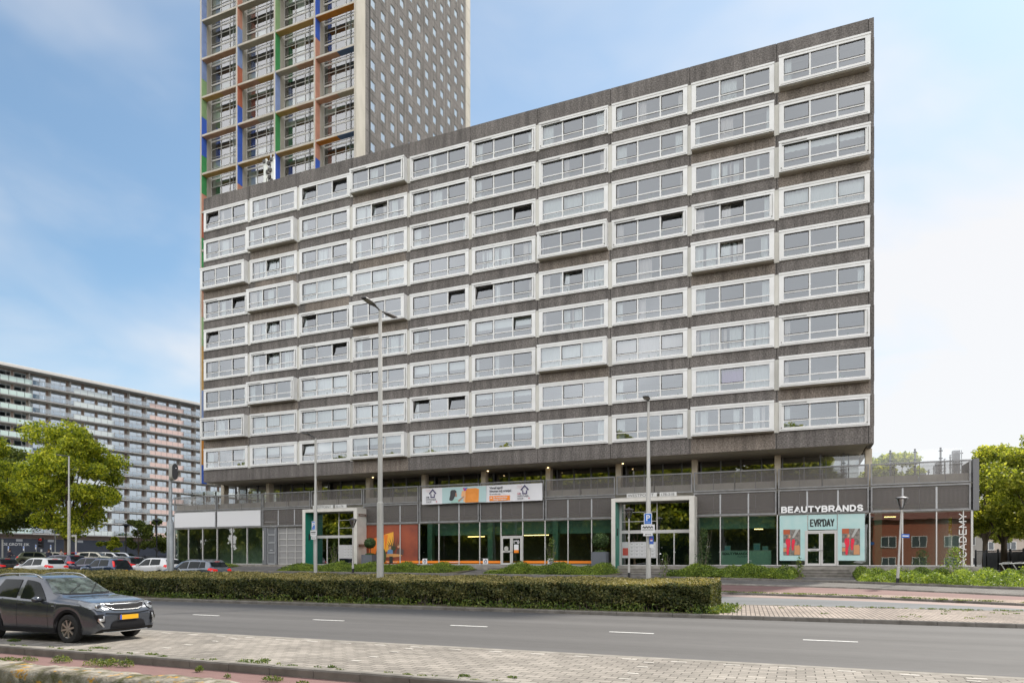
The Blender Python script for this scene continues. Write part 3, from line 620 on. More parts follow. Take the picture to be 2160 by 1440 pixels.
# recessed glazing: one window per bay and storey
M_tp=glassmat('tower_pane',(.80,.85,.83),.22); M_tf=mat('tower_window_frame',(.50,.49,.46),.5); M_blind=mat('tower_blind',(.62,.66,.60),.9); M_blg=mat('tower_blind_green',(.16,.22,.14),.9); M_dark=mat('dark_room',(.035,.038,.04),.9)
def tower_window(seed):
    rnd=random.Random(seed); w_,h=BW-.40,2.85; f=MB(); p=MB(); b=MB()
    xs=[0,w_*.30,w_*.56,w_*.80,w_]
    f.box(0,w_,0,.12,h-.13,h); f.box(0,w_,-.02,.12,0,.07); f.box(0,w_,0,.08,h*.56,h*.585); f.box(0,w_,-.01,.1,.36,.40)
    for x in xs: f.box(x-.03,x+.03,-.03,.1,.1,h-.16)
    f.box(w_*.68-.04,w_*.68+.04,-.14,-.06,0,h,1)
    for k in range(4):
        p.quad((xs[k]+.04,.05,.1),(xs[k+1]-.04,.05,.1),(xs[k+1]-.04,.05,h-.16),(xs[k]+.04,.05,h-.16))
        q=rnd.random()
        if q<.62: z=h-.16-rnd.choice((.6,1.0,1.6,2.5)); b.quad((xs[k]+.05,.3,z),(xs[k+1]-.05,.3,z),(xs[k+1]-.05,.3,h-.1),(xs[k]+.05,.3,h-.1),0 if rnd.random()<.5 else 1)
    b.box(-.1,w_+.1,1.4,1.5,-.1,h,2)
    return f.mesh('window',[M_tf,M_steel]),p.mesh('pane',M_tp),b.mesh('blind',[M_blind,M_blg,M_dark])
tw=[tower_window(s) for s in range(9)]
for i in range(4):
    for k in range(0,23):
        z=48.05-2.85*0+2.85*k
        if z+2.85<50-1.5*0 and i>0: pass
        f,p,b=tw[(i*5+k*7+k*k)%9]
        o=link('window',f,tower,(BW*i+.36,1.75,z-TB[2])); link('pane',p,o); link('blind',b,o)
# lower part behind the long block, closed
m=LB(TB); m.box(TX0+.4,TX1-.4,YT+2.0,YT+2.2,TZ0,48.0); m.box(TX0,TX1-2.0,YT+3.8,YT+TD-1,TZ0,TZ)
m.box(TX0,TX0+.3,YT+2.15,YT+TD,TZ0,TZ)
m.build('core_wall',CB,tower)
# side wall with a grid of openings
def side_z(k): return 76.9+2.85*k
ys=[YT+4.0+2.5*j for j in range(12)]
M_side=aggregate('tower_aggregate',(.108,.101,.096),(.175,.162,.153))
m=LB(TB); y=YT+2.0; hw,hh=.58,1.22
for j,yc in enumerate(ys):
    m.box(TX1-.3,TX1,y,yc-hw,TZ0,TZ,0); y=yc+hw
    ks=[k for k in range(-11,13)]; zprev=TZ0
    for k in ks:
        zt=side_z(k); m.box(TX1-.3,TX1,yc-hw,yc+hw,zprev,zt-hh,0); zprev=zt
    m.box(TX1-.3,TX1,yc-hw,yc+hw,zprev,TZ,0)
m.box(TX1-.3,TX1,y,YT+TD-1.9,TZ0,TZ,0)
m.build('side_wall',M_side,tower)
m=LB(TB)
for k in range(-12,14): m.box(TX1,TX1+.012,YT+.1,YT+TD,side_z(k)-1.9,side_z(k)-1.87)
for k in range(0,13,3): m.box(TX1,TX1+.010,YT+2.8+2.5*k,YT+2.83+2.5*k,TZ0,TZ)
m.build('panel_joints',mat('joint_dark',(.07,.065,.06),.9),tower)
m=LB(TB); m.box(TX1-.32,TX1+.004,YT+.0,YT+1.99,TZ0,TZ); m.box(TX1-.32,TX1+.004,YT+TD-1.9,YT+TD,TZ0,TZ); m.build('corner_pier',CB,tower)
M_sp=mat('side_blind',(.80,.80,.77),.6)
def side_window(op):
    f=MB(); p=MB(); b=MB(); q=.05
    f.box(-.10,-.05,-hw,hw,-hh,-hh+q); f.box(-.10,-.05,-hw,hw,-q,0); f.box(-.10,-.05,-hw,-hw+q,-hh+q,-q); f.box(-.10,-.05,hw-q,hw,-hh+q,-q)
    if not op: b.box(-.15,-.12,-hw,hw,-hh,0)
    else:
        b.box(-.3,-.27,-hw,hw,-hh*.35,0); b.box(-1.2,-1.1,-hw-.5,hw+.5,-hh-.5,.3,1)
    p.quad((-.085,-hw,-hh),(-.085,hw,-hh),(-.085,hw,0),(-.085,-hw,0))
    return f.mesh('side_window',M_tf),p.mesh('pane',M_tp),b.mesh('blind',[M_sp,M_dark])
M_tp=glassmat('side_pane',(.8,.8,.8),.45)
sw=[side_window(0),side_window(1)]
opens={(4,-4),(3,-5),(4,-6),(3,-6),(5,-5),(6,-5),(5,-7),(7,-2),(7,-4),(7,-5),(9,-3),(9,-5),(9,-6),(10,-4),(10,-6),(11,-5),(11,-7),(2,-5)}
vis=[]
for j,yc in enumerate(ys):
    for k in range(-10,12):
        z=side_z(k); px_=0
        xr=TX1*CS+yc*SN; d=-TX1*SN+yc*CS; px_=1080+FC*xr/d; py=HZ-FC*(z-E0)/d
        roof=419-(px_-427)*.2684
        if py<-25 or py>roof+10: continue
        vis.append((j,k,yc,z))
for (j,k,yc,z) in vis[:]:
    f,p,b=sw[1 if (j,k) in opens else 0]
    o=link('side_window',f,tower,(TX1-TX0,yc-YT,z)); link('pane',p,o); link('blind',b,o)
print('side windows',len(vis))
# closed backing so no sky shows through hidden openings
m=LB(TB); m.box(TX1-1.7,TX1-1.6,YT+2.3,YT+TD-.5,TZ0,TZ); m.build('inner_wall',M_dark,tower)
# ---------------------------------------------------------------- shop plinth (two mesh-clad bands over shop windows)
YP=50.9; PX0,PX1=XG(10),XG(-2)+.08; ZG=1.62; ZB=5.16; ZM=6.92; ZR=8.36; PB=(PX0,YP,ZG)
shops=thing('shop_podium','low shop building wrapped in grey perforated metal with tall glass shopfronts','shop building',PB)
M_perf=meshmat('perforated_sheet',(.165,.150,.140),.30); M_perfu=meshmat('perforated_rail',(.185,.170,.158),.44)
M_galv=mat('galvanised_frame',(.27,.27,.272),.5,metal=.25,col2=(.20,.20,.202),nscale=3); M_alu=mat('shop_aluminium',(.55,.54,.52),.4,metal=.1)
M_para=mat('parapet_grey',(.44,.42,.37),.85,col2=(.36,.34,.30),nscale=1.3)
M_shop=glassmat('shop_glass',(.50,.64,.56),.05); M_shopc=glassmat('shop_glass_clear',(.72,.82,.76),.12); M_in=mat('shop_interior_wall',(.26,.29,.265),.9); M_inf=mat('shop_floor',(.18,.17,.16),.7); M_gcol=mat('green_column',(.30,.48,.38),.6)
P1,P2=(-41.17,-35.46),(-12.62,-6.91)   # bays taken by the entrance portals
def isp(k): return k in (1+0,6)   # bays counted from XG(k+1) to XG(k)
for k in range(9,-3,-1):
    xa,xb=XG(k+1)+0.0,XG(k)
    # upper rail panel
    m=LB(PB); e=.05; z0,z1=ZM+.02,ZR; y0,y1=YP-.12,YP-.02
    for (a,b,c,d) in ((xa+e,xb-e,z1-.09,z1),(xa+e,xb-e,z0,z0+.08),(xa+e,xa+e+.09,z0+.08,z1-.09),(xb-e-.09,xb-e,z0+.08,z1-.09)): m.box(a,b,y0,y1,c,d,0)
    m.quad((xa+e+.09,y1-.03,z0+.08),(xb-e-.09,y1-.03,z0+.08),(xb-e-.09,y1-.03,z1-.09),(xa+e+.09,y1-.03,z1-.09),1)
    for i in (1,2,3): 
        x=xa+BAY*i/4; m.box(x-.015,x+.015,y1-.028,y1-.01,z0+.08,z1-.09,2)
    m.build('rail_panel',[M_galv,M_perfu,M_steel],shops)
    m=LB(PB)
    for i in range(2): m.box(xa+BAY*i/2+.05,xa+BAY*(i+1)/2-.05,YP+.25,YP+.34,ZM-.02,ZM+.62)
    m.build('parapet_panel',M_para,shops)
    if k in (1,6): continue
    z0,z1=ZB,ZM-.05; m=LB(PB)
    for (a,b,c,d) in ((xa+e,xb-e,z1-.10,z1),(xa+e,xb-e,z0,z0+.13),(xa+e,xa+e+.10,z0+.13,z1-.10),(xb-e-.10,xb-e,z0+.13,z1-.10)): m.box(a,b,y0-.0,y1,c,d,0)
    if k not in (9,8): 
        m.quad((xa+e+.1,y1-.03,z0+.13),(xb-e-.1,y1-.03,z0+.13),(xb-e-.1,y1-.03,z1-.10),(xa+e+.1,y1-.03,z1-.10),1)
        for i in (1,2,3): 
            x=xa+BAY*i/4; m.box(x-.012,x+.012,y1-.028,y1-.01,z0+.13,z1-.1,2)
    m.build('cladding_panel',[M_galv,M_perf,M_steel],shops)
    if k in (9,8): tag(LB(PB).box(xa+.16,xb-.16,YP-.16,YP-.06,z0+.14,z1-.11).build('fascia_board',mat('white_board',(.66,.66,.67),.5),shops),'blank white fascia board')
# end frame on the right, slabs, interior
m=LB(PB); m.box(PX1-.02,PX1+.30,YP-.14,YP+.3,ZB-.02,ZR+.03); m.box(PX1,PX1+.28,YP+.3,YP+24,ZB,ZR); m.build('end_cladding',mat('end_mesh_grey',(.15,.15,.155),.6),shops)
m=LB(PB); m.box(PX0,PX1,YP+.02,YP+.12,ZM-.05,ZM+.02); m.box(PX0+.1,PX1,YP+.2,YP+26,ZM-.25,ZM-.05); m.box(PX0,PX1,YP-.02,YP+.24,ZB-.06,ZB-.005)
m.box(PX0,PX1,YP+.5,YP+26,ZB+.35,ZB+.5)
m.build('deck',M_para,shops)
m=LB(PB); m.box(PX0-.2,PX1+.3,YP-1.0,YP+26,ZG-1.4,ZG-.02); m.build('plinth',M_kerbl,shops)
m=LB(PB); m.box(PX0+.1,PX1,YP+7.5,YP+7.7,ZG,ZB+.3,0); m.quad((PX0,YP+.1,ZG+.005),(PX1,YP+.1,ZG+.005),(PX1,YP+7.5,ZG+.005),(PX0,YP+7.5,ZG+.005),1)
m.box(PX0,PX0+.2,YP+.3,YP+7.5,ZG,ZB+.3,0); m.box(PX1-.1,PX1+.1,YP+12,YP+26,ZG,ZB+.3,0)
for k in (7,2): m.box(XG(k)-.08,XG(k)+.08,YP+.3,YP+7.5,ZG,ZB+.3,0)
m.build('interior',[M_in,M_inf],shops)
for k in range(8,-2,-1):
    if k in (7,2,6,1): continue
    m=LB(PB); m.box(XG(k)+.35,XG(k)+.8,YP+.75,YP+1.2,ZG,ZB+.34); m.build('inner_column',M_gcol,shops)
m=LB(PB); m.box(PX0+.25,XG(8)-.1,YP+5.5,YP+5.6,ZG,ZB+.3); m.box(PX0+.25,XG(8)-.1,YP+.5,YP+5.5,ZG+.001,ZG+.02); m.build('showroom_wall',mat('showroom_pale_green',(.55,.62,.52),.9,col2=(.42,.52,.38),nscale=1.2),shops)
for xx in (xat(404,53.5),xat(412,53.5)):
    m=LB(PB); dx_=.35 if xx<xat(408,53.5) else -.35; m.tube([(xx-dx_*.3,YP+2.2,ZG),(xx+dx_,YP+2.2,ZB+.3)],.14,8); m.build('pole_reflection',mat('pole_reflection_white',(.75,.74,.70),.6),shops)  # white tubes inside stand in for street poles reflected in the glass
# suspended bulkhead and strip lights seen in the shop
m=LB(PB); m.box(XG(5),XG(2)-.3,YP+1.5,YP+1.6,4.15,ZB+.3); m.box(XG(1)+.2,XG(0)-.2,YP+1.5,YP+1.6,4.3,ZB+.3); m.build('bulkhead',M_gcol,shops)
M_strip=mat('strip_light',(1,.7,.35),.5,emit=(1,.62,.25),estr=5)
for (x,z,l_) in ((xat(1003,54),4.05,1.6),(xat(1130,54),4.1,2.2),(xat(1245,54),4.5,1.4),(xat(1600,54),4.3,.6),(xat(1878,54),5.0,.7)): m=LB(PB); m.box(x-l_/2,x+l_/2,54.1,54.2,z,z+.05); m.build('strip_light',M_strip,shops)
# glazing bays
def glaz(k,mat_,cuts=3,z0=None,skip=()):
    xa,xb=XG(k+1),XG(k); z0=z0 or ZG; f=LB(PB); f.box(xa-.05,xb+.05-.1,YP-.02,YP+.06,z0,z0+.06)
    for i in range(cuts+ (1 if k==-2 else 0)):
        x=xa+BAY*i/3; f.box(x-.035,x+.035,YP-.06,YP+.08,z0,ZB)
    o=f.build('shopfront',M_alu,shops); p=LB(PB)
    for i in range(3):
        if i in skip: continue
        a,b=xa+BAY*i/3+.035,xa+BAY*(i+1)/3-.035; p.quad((a,YP+.02,z0+.06),(b,YP+.02,z0+.06),(b,YP+.02,ZB),(a,YP+.02,ZB))
    pl=LB(PB); pl.v=p.v; pl.f=p.f; pl.m=p.m; pl.build('pane',mat_,o); return o
for k in (9,8): glaz(k,M_shopc)
for k in (5,4,2): glaz(k,M_shop)
glaz(3,M_shop,skip=()); glaz(0,M_shop); glaz(-1,M_shop,skip=()); glaz(-2,glassmat('end_shop_glass',(.40,.52,.46),.17))
# corner return glass at the right end
m=LB(PB); m.quad((PX1-.06,YP,ZG),(PX1-.06,YP+6,ZG),(PX1-.06,YP+6,ZB),(PX1-.06,YP,ZB)); m.build('end_pane',M_shopc,shops)
m=LB(PB); m.box(PX1-.55,PX1-.49,YP-.05,YP+.08,ZG,ZB); m.box(PX1-.08,PX1+.0,YP-.05,YP+.08,ZG,ZB); m.build('corner_post',M_alu,shops)
# white mullions showing through the perforated band
for k in range(7,-3,-1):
    if k in (6,1): continue
    for i in (1,2): m=LB(PB); x=XG(k+1)+BAY*i/3; m.box(x-.05,x+.05,YP-.055,YP-.045,ZB+.15,ZM-.2); m.build('band_mullion',M_steell,shops)
m=LB(PB); m.box(PX0,PX1,YP+.1,YP+.16,ZB+.5,ZM-.3); m.build('band_backing',mat('band_backing',(.05,.045,.042),.9),shops)
# doors
def door(xc,w_,h,par,name='shop_door',rail=True):
    """double leaf"""
    f=LB(PB); x0,x1=xc-w_/2,xc+w_/2; y0,y1=YP-.10,YP-.0; z0=ZG+.01; q=.09
    f.box(x0-.06,x0,y0,y1,z0,z0+h); f.box(x1,x1+.06,y0,y1,z0,z0+h); f.box(x0-.06,x1+.06,y0,y1,z0+h,z0+h+.09)
    o=f.build(name,M_alu,par); xm=xc-.02
    for (a,b,r_) in ((x0+.01,xm,rail),(xm+.02,x1-.01,False)):
        g=LB(PB); 
        for (p,q_,s,t) in ((a,b,z0+h-.12,z0+h-.01),(a,b,z0,z0+.16),(a,a+.11,z0+.16,z0+h-.12),(b-.11,b,z0+.16,z0+h-.12)): g.box(p,q_,y0+.01,y1-.01,s,t)
        if r_: g.box(a+.11,b-.11,y0+.01,y1-.01,z0+1.0,z0+1.16); g.box(a+.25,b-.25,y0-.002,y0+.01,z0+1.06,z0+1.10,1)
        g.box(b-.14 if r_ else a+.02,b-.02 if r_ else a+.14,y0-.05,y0,z0+1.02,z0+1.05,1)
        g.build('door_leaf',[M_alu,M_steel],o)
        g=LB(PB); g.quad((a+.1,y0+.05,z0+.15),(b-.1,y0+.05,z0+.15),(b-.1,y0+.05,z0+h-.11),(a+.1,y0+.05,z0+h-.11)); g.build('door_glass',M_shop,o)
    return o
door(XG(4)+BAY*.5,1.75,2.25,shops); door(XG(0)+BAY*.485,1.9,2.3,shops)
# terrace wind screens
M_wind=glassmat('wind_screen',(.86,.89,.90),.05)
screens=[]
def wpost(x,y,w_=.10,dy=.10,top=9.35):
    m=LB(PB); m.box(x-w_/2,x+w_/2,y,y+dy,ZM,top)
    for z in (ZM+1.0,top-.25,top-.75,ZM+1.45): m.box(x-w_/2-.06,x+w_/2+.06,y-.03,y+.0,z,z+.07)
    return m.build('screen_post',M_steel,shops)
fx=[XG(0)+.0+1.9*i for i in range(0,6)]
for x in (xat(1731,51.9),xat(1779.6,51.9),xat(1878,51.9),xat(1930,51.9),xat(1984,51.9)): wpost(x,51.85)
for i,y in enumerate((53.2,55.2,57.2,59.3,61.3,63.6,66,68.5,71.5,74.5)): wpost(9.9,y,.16 if i%3 else .5,.5 if i%3==0 else .16,9.3)
for x in (-57.6,-56.0,-54.4,-52.9): wpost(x,52.4,top=9.0)
for _i in range(3):
  m=LB(PB)
  if _i==0: m.quad((xat(1731,51.9),51.83,ZM+.2),(9.9,51.83,ZM+.2),(9.9,51.83,9.25),(xat(1731,51.9),51.83,9.25))
  elif _i==1: m.quad((9.85,51.9,ZM+.2),(9.85,75,ZM+.2),(9.85,75,9.2),(9.85,51.9,9.2))
  else: m.quad((-58,52.35,ZM+.2),(-52.7,52.35,ZM+.2),(-52.7,52.35,9.0),(-58,52.35,9.0))
  m.build('wind_screen',M_wind,shops)
# service door and sectional garage door (bay 7)
xa,xb=XG(8),XG(7)
M_ggrey=mat('door_grey',(.135,.14,.15),.55); M_gpan=mat('garage_panel',(.27,.265,.26),.6)
m=LB(PB); m.box(xa+.0,xa+.5,YP-.05,YP+.2,ZG,ZB,0); m.box(xa+1.55,xa+1.75,YP-.05,YP+.2,ZG,ZB,0); m.box(xa+.08,xa+.16,YP-.08,YP-.05,ZG+.4,ZG+3.2,1); o=m.build('service_door',[M_ggrey,M_alu],shops)
m=LB(PB); a,b=xa+.56,xa+1.5; m.box(a,b,YP+.05,YP+.1,ZG,ZB,0)
for z in (ZG,ZG+1.05,ZG+2.0,ZG+2.75,ZB-.1): m.box(a,b,YP+.0,YP+.05,z,z+.08,1)
m.box(a,a+.06,YP,YP+.05,ZG,ZB,1); m.box(b-.06,b,YP,YP+.05,ZG,ZB,1); m.box(a+.3,a+.6,YP-.0,YP+.05,ZG+1.3,ZG+1.38,1)
m.build('door_leaf',[M_ggrey,M_steell],o)
m=LB(PB); a,b=xa+1.8,xb+.1; m.box(a,b,YP+.12,YP+.18,ZG,ZB,0)
for i in range(7): z=ZG+(ZB-ZG-.07)*i/6; m.box(a,b,YP+.07,YP+.12,z,z+.06,1)
for i in range(5): x=a+(b-a-.06)*i/4; m.box(x,x+.06,YP+.06,YP+.12,ZG,ZB,1)
m.build('garage_door',[M_gpan,M_alu],shops)
# ---------------------------------------------------------------- entrance portals
M_pw=mat('portal_white',(.62,.60,.55),.6,col2=(.54,.52,.47),nscale=1.5); M_pg=mat('portal_green',(.0,.20,.135),.35,col2=(.0,.17,.115),nscale=1.)
M_pglass=glassmat('portal_glass',(.25,.34,.30),.30); M_mail=mat('mailbox_grey',(.50,.50,.50),.45)
M_intercom=mat('intercom_red',(.42,.07,.05),.4)
def portal(x0,x1,label,mail,plate,grp='white framed entrance portals'):
    b=(x0,49.45,ZG-.3); t=thing('entrance_portal',label,'entrance portal',b,group=None)
    yf,yb=49.45,50.86; zt=6.56; m=LB(b)
    m.box(x0,x1,yf,yb,zt-.27,zt); m.box(x0,x0+.30,yf,yb,ZG-.35,zt-.271); m.box(x1-.36,x1,yf,yb,ZG-.35,zt-.271); m.build('frame',M_pw,t)
    m=LB(b); m.box(x0+.301,x0+.33,yf+.05,yb-.02,ZG-.3,zt-.28); m.build('green_panel',M_pg,t)
    m=LB(b); yg=50.66
    a,c_=x0+.34,x1-.37; xm=a+(c_-a)*.53
    m.box(a,a+.16,yg-.1,yb,ZG,zt-.28); m.box(xm-.04,xm+.04,yg-.04,yg+.06,ZG,zt-.28); m.box(a+.16,c_,yg-.06,yg+.08,ZG+2.38,ZG+2.62); m.box(a+.16,c_,yg-.03,yg+.06,ZG-.04,ZG+.04)
    lx0,lx1=(a+.16,xm) if mail=='L' else (xm,c_)
    for z in (ZG+3.25,ZG+3.95): m.box(lx0,lx1,yg-.03,yg+.05,z,z+.045)
    ox0,ox1=(xm,c_) if mail=='L' else (a+.16,xm)
    q=(ox0+ox1)/2; m.box(q-.04,q+.04,yg-.03,yg+.06,ZG,ZG+2.38)
    m.build('mullions',M_alu,t)
    m=LB(b); m.quad((a,yg+.02,ZG),(c_,yg+.02,ZG),(c_,yg+.02,zt-.28),(a,yg+.02,zt-.28)); m.build('glazing',M_pglass,t)
    m=LB(b); m.box(lx0+.02,lx1-.05,yg-.1,yg-.02,ZG+.55,ZG+1.75,0); w_=(lx1-lx0-.7)/5
    for i in range(5):
        for j in range(4):
            x=lx0+.62+i*w_; z=ZG+.65+j*.26; m.box(x,x+w_-.05,yg-.11,yg-.1,z+.0,z+.2,1); m.box(x+.08,x+w_-.16,yg-.115,yg-.11,z+.14,z+.165,2)
    if mail=='L': m.box(lx0+.1,lx0+.55,yg-.12,yg-.1,ZG+.75,ZG+1.3,3)
    m.build('mailboxes',[M_mail,mat('mail_flap',(.58,.58,.58),.4),M_slot,M_intercom],t)
    m=LB(b); m.box(a-.34+.33,a+.03,yf+.45,yf+.62,ZG+2.2,ZG+2.75); m.build('wall_lamp',M_black,t)
    m=LB(b); m.box(x0+.3,x1-.3,52.4,52.5,ZG,zt,0); m.box(x0+.2,x0+.3,50.9,52.4,ZG,zt,0); m.box(x1-.3,x1-.2,50.9,52.4,ZG,zt,0); m.build('hall_wall',M_in,t)
    m=LB(b); xa_,xb_=x0+1.15,x0+3.35; m.box(xa_,xb_,yf+.02,yf+.06,zt+.03,zt+.32); m.box(xb_+.2,xb_+1.4,yf+.02,yf+.06,zt+.03,zt+.32); o=m.build('name_plate',mat('plate_white',(.6,.6,.58),.5),t)
    tm=mat('plate_letter',(.18,.175,.165),.5)
    text('WESTPOINT','lettering',o,(xa_-x0+.08,.01,zt+.07-b[2]),.29,tm,sx=1.18,ext=.006); text(plate,'lettering',o,(xb_+.26-x0,.01,zt+.08-b[2]),.27,tm,sx=1.1,ext=.006)
    return t,b
t,b=portal(-41.0,-35.12,'white and green entrance portal beside the grey garage door','R','32-176')
m=LB(b)   # two rusty brackets on the right cheek
for z in (6.0,3.35): m.box(-35.12,-35.03,49.6,50.8,z,z+.05); m.box(-35.12,-35.03,49.6,50.8,z-.14,z-.1); m.box(-35.11,-35.05,49.7,49.75,z-.1,z); m.box(-35.11,-35.05,50.6,50.65,z-.1,z)
m.build('bracket',mat('rusty',(.20,.11,.08),.8),t)
portal(-12.62,-6.62,'white and green entrance portal behind the parking sign with a red intercom plate','L','178-318')
# ---------------------------------------------------------------- signs and window graphics
M_sw=mat('sign_white',(.72,.72,.72),.5); M_orange=mat('shop_orange',(.85,.24,.015),.5); M_navy=mat('logo_navy',(.055,.045,.13),.5); M_mint=mat('mint_film',(.46,.62,.60),.5,col2=(.38,.59,.58),nscale=1.5); M_ink=mat('ink_black',(.015,.02,.02),.5); M_grey=mat('ink_grey',(.10,.10,.12),.5); M_lred=mat('logo_red',(.55,.05,.08),.5)
t=thing('shop_name_sign','large white raised letters spelling the shop name on the perforated band','shop sign',(xat(1647.5,50.7),50.70,5.25))
glyphs('BEAUTYBRANDS','lettering',t,(.06,0,0),4.95,.45,.105,mat('letter_white',(.80,.80,.80),.4),ext=.05,gap=.34)
def fitx(o,w_):
    bpy.context.view_layer.update(); d=o.dimensions.x
    o.scale.x*=w_/d

# banner
bx0,bx1,bz0,bz1=-29.3,-18.44,6.72,8.08; by=50.55
ban=thing('advertising_banner','long white advertising banner with orange box picture tied to the rail','banner',(bx0,by,bz0)); BL=bx1-bx0; BH=bz1-bz0
bm=bmesh.new(); bmesh.ops.create_grid(bm,x_segments=60,y_segments=8,size=.5)
for v in bm.verts:
    u,w_=v.co.x+.5,v.co.y+.5; v.co=(u*BL,.012*math.sin(u*31)*(1-w_)+.01*math.sin(u*57+w_*3),w_*BH)
me=bpy.data.meshes.new('banner_cloth'); bm.to_mesh(me); bm.free(); me.materials.append(mat('banner_cloth',(.70,.70,.72),.6)); link('banner_cloth',me,ban)
def flat(name,polys,par,mats,y=-.03,th=.008):
    m=MB()
    for i,(poly,mi) in enumerate(polys): m.prism(poly,y-th-.0015*i,y,mi)
    return m.build(name,mats,par)
def rect(x0,z0,x1,z1): return [(x0,z0),(x1,z0),(x1,z1),(x0,z1)]
def circ(x,z,r,n=14,sx=1,sz=1): return [(x+r*sx*math.cos(2*math.pi*i/n),z+r*sz*math.sin(2*math.pi*i/n)) for i in range(n)]
def logo(x,z,s,par,red=False):
    """arrow shaped house outline over three lines of words"""
    P=[]
    ax=x+s*.62
    P.append(([(ax-.36*s,z+.78*s),(ax-.28*s,z+.70*s),(ax,z+1.02*s),(ax,z+1.16*s)],0)); P.append(([(ax,z+1.16*s),(ax,z+1.02*s),(ax+.28*s,z+.70*s),(ax+.36*s,z+.78*s)],0))
    P.append((rect(ax-.20*s,z+.46*s,ax-.12*s,z+.72*s),0)); P.append((rect(ax+.12*s,z+.46*s,ax+.20*s,z+.72*s),0)); P.append((rect(ax-.20*s,z+.42*s,ax+.20*s,z+.50*s),0)); P.append((rect(ax-.42*s,z+.42*s,ax-.34*s,z+.50*s),0))
    for i in range(5):
        for j in range(3): P.append((rect(x-.0*s+i*.09*s,z+(.92+j*.08)*s,x+i*.09*s+.02*s,z+(.94+j*.08)*s),1))
    P.append((rect(ax+.34*s,z+.04*s,ax+.41*s,z+.12*s),1))
    flat('logo',P,par,[M_navy,M_lred])
    text('DE','lettering',par,(x,-.045,z+.40*s),.20*s,M_lred if red else M_grey,ext=.004); text('HYPOTHEEK','lettering',par,(x,-.045,z+.20*s),.20*s,M_grey,ext=.004,sx=.86); text('SHOP','lettering',par,(x,-.045,z),.20*s,M_grey,ext=.004)
logo(.42,.13,1.0,ban); logo(8.75,.13,1.0,ban,True)
flat('picture',[(rect(1.95,.03,6.0,BH-.03),0)],ban,[mat('banner_teal',(.42,.58,.58),.6)],y=-.026,th=.006)
flat('orange_box',[([(4.1,.04),(5.32,.04),(5.36,1.1),(5.1,1.2),(4.15,1.18)],0),([(3.72,.55),(4.14,.5),(4.12,1.05),(3.8,1.0)],1),([(3.95,.1),(4.1,.1),(4.1,.5),(3.95,.45)],1)],ban,[mat('picture_orange',(.80,.30,.05),.6,col2=(.72,.24,.03),nscale=2),mat('picture_peach',(.80,.42,.20),.6)],y=-.036)
flat('printed_woman',[([(2.62,.30),(2.78,.22),(3.0,.26),(3.1,.5),(3.28,.75),(3.3,1.0),(3.15,1.12),(2.85,1.12),(2.74,1.0),(2.72,.7)],0),([(2.75,.04),(3.55,.04),(3.5,.3),(3.3,.4),(3.05,.34),(2.85,.18)],1),([(3.2,.55),(3.34,.55),(3.32,.85),(3.22,.9)],2),([(3.5,.1),(4.0,.5),(4.0,.6),(3.45,.24)],2)],ban,[mat('print_hair',(.05,.05,.055),.7),mat('print_mint',(.33,.52,.46),.7),mat('print_skin',(.45,.24,.16),.7)],y=-.052)
flat('letter_mark',[([(3.9,1.25),(4.02,1.25),(4.12,1.02),(4.0,1.0)],0),([(4.05,1.28),(4.14,1.26),(4.2,1.05),(4.1,1.0)],1),([(4.2,1.08),(4.34,1.27),(4.25,1.29),(4.13,1.1)],2)],ban,[mat('mark_red',(.55,.05,.15),.6),mat('mark_purple',(.2,.07,.4),.6),mat('mark_blue',(.05,.2,.6),.6)],y=-.052)
text('Vanaf april','lettering',ban,(6.3,-.03,1.06),.27,M_grey,ext=.004,bold=.006); text('kleuren wij oranje!','lettering',ban,(6.3,-.03,.80),.27,M_grey,ext=.004,bold=.006,sx=.93); text('En worden wij:','lettering',ban,(6.3,-.03,.60),.16,M_grey,ext=.004)
flat('orange_label',[(rect(6.3,.10,8.1,.50),0),(circ(6.45,.33,.06,10),1)],ban,[M_orange,M_sw],y=-.03)
text('De Hypotheekshop','lettering',ban,(6.6,-.045,.33),.16,M_sw,ext=.004,bold=.004); text('Tilburg Westpoint','lettering',ban,(6.6,-.045,.16),.16,M_sw,ext=.004,bold=.004)
# orange strip on the shop glass with little logo squares
def onglass(name,label,cat,x,z,grp=None): return thing(name,label,cat,(x,YP-.05,z),group=grp)
t=onglass('window_strip','thin orange sticker strip along the foot of the long shop window','window sticker',XG(6)+.1,1.76)
xe=xat(1250,YP)-XG(6)-.1
m=MB(); m.box(0,xe,.046,.054,0,.20); m.build('strip',M_orange,t)
for px in (832,965,1185): text('hypotheekshop.nl','lettering',t,(xat(px,YP)-XG(6)-.9,.04,.05),.15,M_sw,ext=.002)
for px,s in ((896,'left of'),(1024,'just left of the glass door in'),(1161,'right of the door in')):
    x=xat(px,YP); q=onglass('window_logo',{896:'small white square sticker with house mark low in the window below the banner\'s left end',1024:'small white square sticker with house mark low in the pane left of the glass door',1161:'small white square sticker with house mark low in the pane right of the glass door'}[px],'window sticker',x-.22,1.70,'house mark stickers')
    m=MB(); m.box(0,.46,.036,.044,0,.44); m.build('backing',M_sw,q)
    flat('house_mark',[([(.10,.24),(.14,.20),(.24,.32),(.24,.40)],0),([(.24,.40),(.24,.32),(.34,.20),(.38,.24)],0),(rect(.15,.08,.19,.22),0),(rect(.29,.08,.33,.22),0),(rect(.15,.06,.33,.10),0)],q,[M_navy],y=.034)
